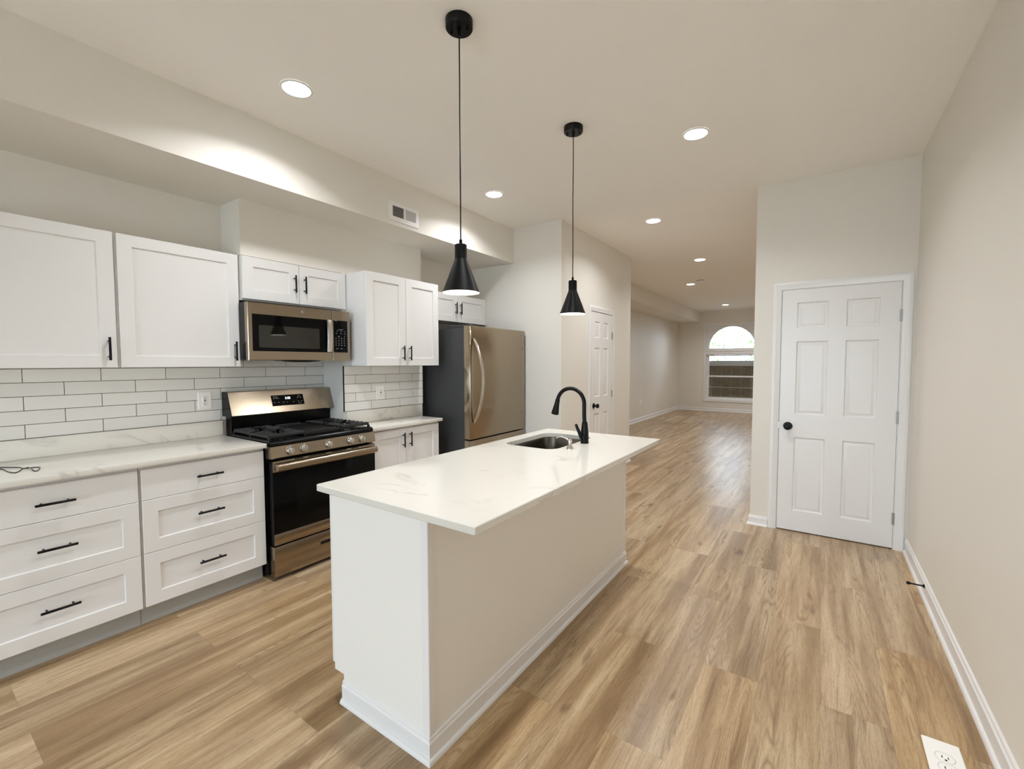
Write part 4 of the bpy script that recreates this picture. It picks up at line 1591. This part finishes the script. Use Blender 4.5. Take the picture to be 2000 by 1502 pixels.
def pendant(x, y, lab, base_z):
    t = thing('pendant_lamp', (x, y, base_z), lab, 'pendant lamp', 'black cone pendants over the island')
    m = MB()
    m.lathe([(0, -0.0003), (0.060, -0.0003), (0.060, -0.033), (0.057, -0.037), (0.0, -0.0375)], (x, y, ZC), 'z', 40)
    for s_ in (-1, 1):
        m.lathe([(0.0, -0.052), (0.004, -0.051), (0.005, -0.0435), (0.0035, -0.037)], (x + s_ * 0.035, y + s_ * 0.012, ZC), 'z', 10)
    m.lathe([(0.0, -0.062), (0.006, -0.061), (0.008, -0.050), (0.009, -0.037)], (x, y, ZC), 'z', 12)
    m.build('canopy', BLACK, t)
    m = MB()
    zt = base_z + 0.236
    pts = []
    for k in range(19):
        q = k / 18
        wob = 0.0018 * math.sin(q * 9.0) * math.sin(PI * q)
        pts.append((x + wob, y - wob * 0.6, zt + q * (ZC - 0.055 - zt)))
    m.tube(pts, 0.0030, 8)
    m.build('cord', BLACK, t)
    m = MB()
    po = [(0.003, 0.238), (0.007, 0.236), (0.007, 0.216), (0.0245, 0.2145), (0.027, 0.212), (0.027, 0.152), (0.0285, 0.146), (0.0835, 0.001), (0.0838, 0.0)]
    m.lathe(po, (x, y, base_z), 'z', 48)
    sh = m.build('lamp_shade', SHADE, t)
    m = MB()
    m.lathe([(0.0832, 0.0001), (0.0815, 0.0025), (0.0270, 0.146), (0.0250, 0.150), (0.0, 0.151)], (x, y, base_z), 'z', 48)
    tag(m.build('lining', SHADEIN, sh), 'white inside of the shade')
    m = MB()
    m.lathe([(0.0, 0.026), (0.014, 0.028), (0.025, 0.037), (0.0295, 0.052), (0.027, 0.068), (0.019, 0.084), (0.014, 0.100), (0.013, 0.135), (0, 0.136)], (x, y, base_z), 'z', 24)
    tag(m.build('bulb', BULB, t), 'glowing white bulb')
    return t


pendant(-1.344, 1.533, 'black cone pendant lamp hanging over the near half of the island', 1.748)
pendant(-1.336, 2.614, 'black cone pendant lamp hanging by the faucet end of the island', 1.748)

# smoke detector
t = thing('smoke_detector', (-1.837, 8.627, ZC), 'small round smoke detector on the far ceiling', 'smoke detector')
m = MB()
m.lathe([(0, -0.0003), (0.068, -0.0003), (0.068, -0.010), (0.060, -0.030), (0.045, -0.036), (0, -0.037)], (-1.837, 8.627, ZC), 'z', 28)
m.build('housing', PLASTIC, t)
m = MB()
m.lathe([(0.0685, -0.012), (0.0625, -0.026), (0.0620, -0.026), (0.066, -0.012)], (-1.837, 8.627, ZC), 'z', 28)
tag(m.build('vent_slots', GREYTXT, t), 'dark vent ring')

# ------------------------------------------------------------------ outdoors, seen through the far window and lighting the back door
tag(MB().box(-40, YF + 0.17, -1.25, 40, 60, -1.2).build('ground', GROUND), 'pavement outside the far window', 'ground', None, 'structure')
tag(MB().box(-30, -40, -0.35, 30, YB - 0.13, -0.30).build('ground', PATIO_BOUNCE), 'unseen patio outside the door behind the viewpoint, made pale to bounce daylight up', 'ground', None, 'structure')


def tree(x, y, z0, h, r, n, seed, lab, size=0.11):
    rnd = random.Random(seed)
    t = thing('leafy_tree', (x, y, z0), lab, 'tree', 'trees outside the far window')
    m = MB()
    m.tube([(x, y, z0), (x + 0.05, y, z0 + h * 0.35), (x - 0.04, y + 0.05, z0 + h * 0.7), (x, y, z0 + h * 0.92)], [0.12, 0.09, 0.05, 0.02], 8)
    for k in range(7):
        a = rnd.random() * 2 * PI
        zz = z0 + h * (0.35 + 0.08 * k)
        m.tube([(x, y, zz), (x + math.cos(a) * r * 0.4, y + math.sin(a) * r * 0.4, zz + 0.25), (x + math.cos(a) * r * 0.8, y + math.sin(a) * r * 0.8, zz + 0.4)], [0.035, 0.022, 0.008], 6)
    m.build('trunk', BARK, t)
    m = MB()
    for k in range(n):
        while True:
            p = Vector((rnd.uniform(-1, 1), rnd.uniform(-1, 1), rnd.uniform(-1, 1)))
            if p.length < 1:
                break
        c = Vector((x + p.x * r, y + p.y * r, z0 + h * 0.62 + p.z * h * 0.42))
        d = Vector((rnd.gauss(0, 1), rnd.gauss(0, 1), rnd.gauss(0, 0.6))).normalized()
        e = d.cross(Vector((rnd.gauss(0, 1), rnd.gauss(0, 1), rnd.gauss(0, 1)))).normalized()
        L, W_ = size * rnd.uniform(0.6, 1.3), size * 0.35
        m.add([c - d * L, c + e * W_, c + d * L, c - e * W_], [(0, 1, 2, 3)])
    m.build('foliage', LEAF, t)
    return t


tree(-4.25, 19.6, -1.2, 5.0, 1.15, 1100, 3, 'sparse green tree at the left side outside the far window', 0.08)
tree(-1.75, 19.0, -1.2, 4.6, 1.05, 1100, 5, 'green tree at the right side outside the far window', 0.08)
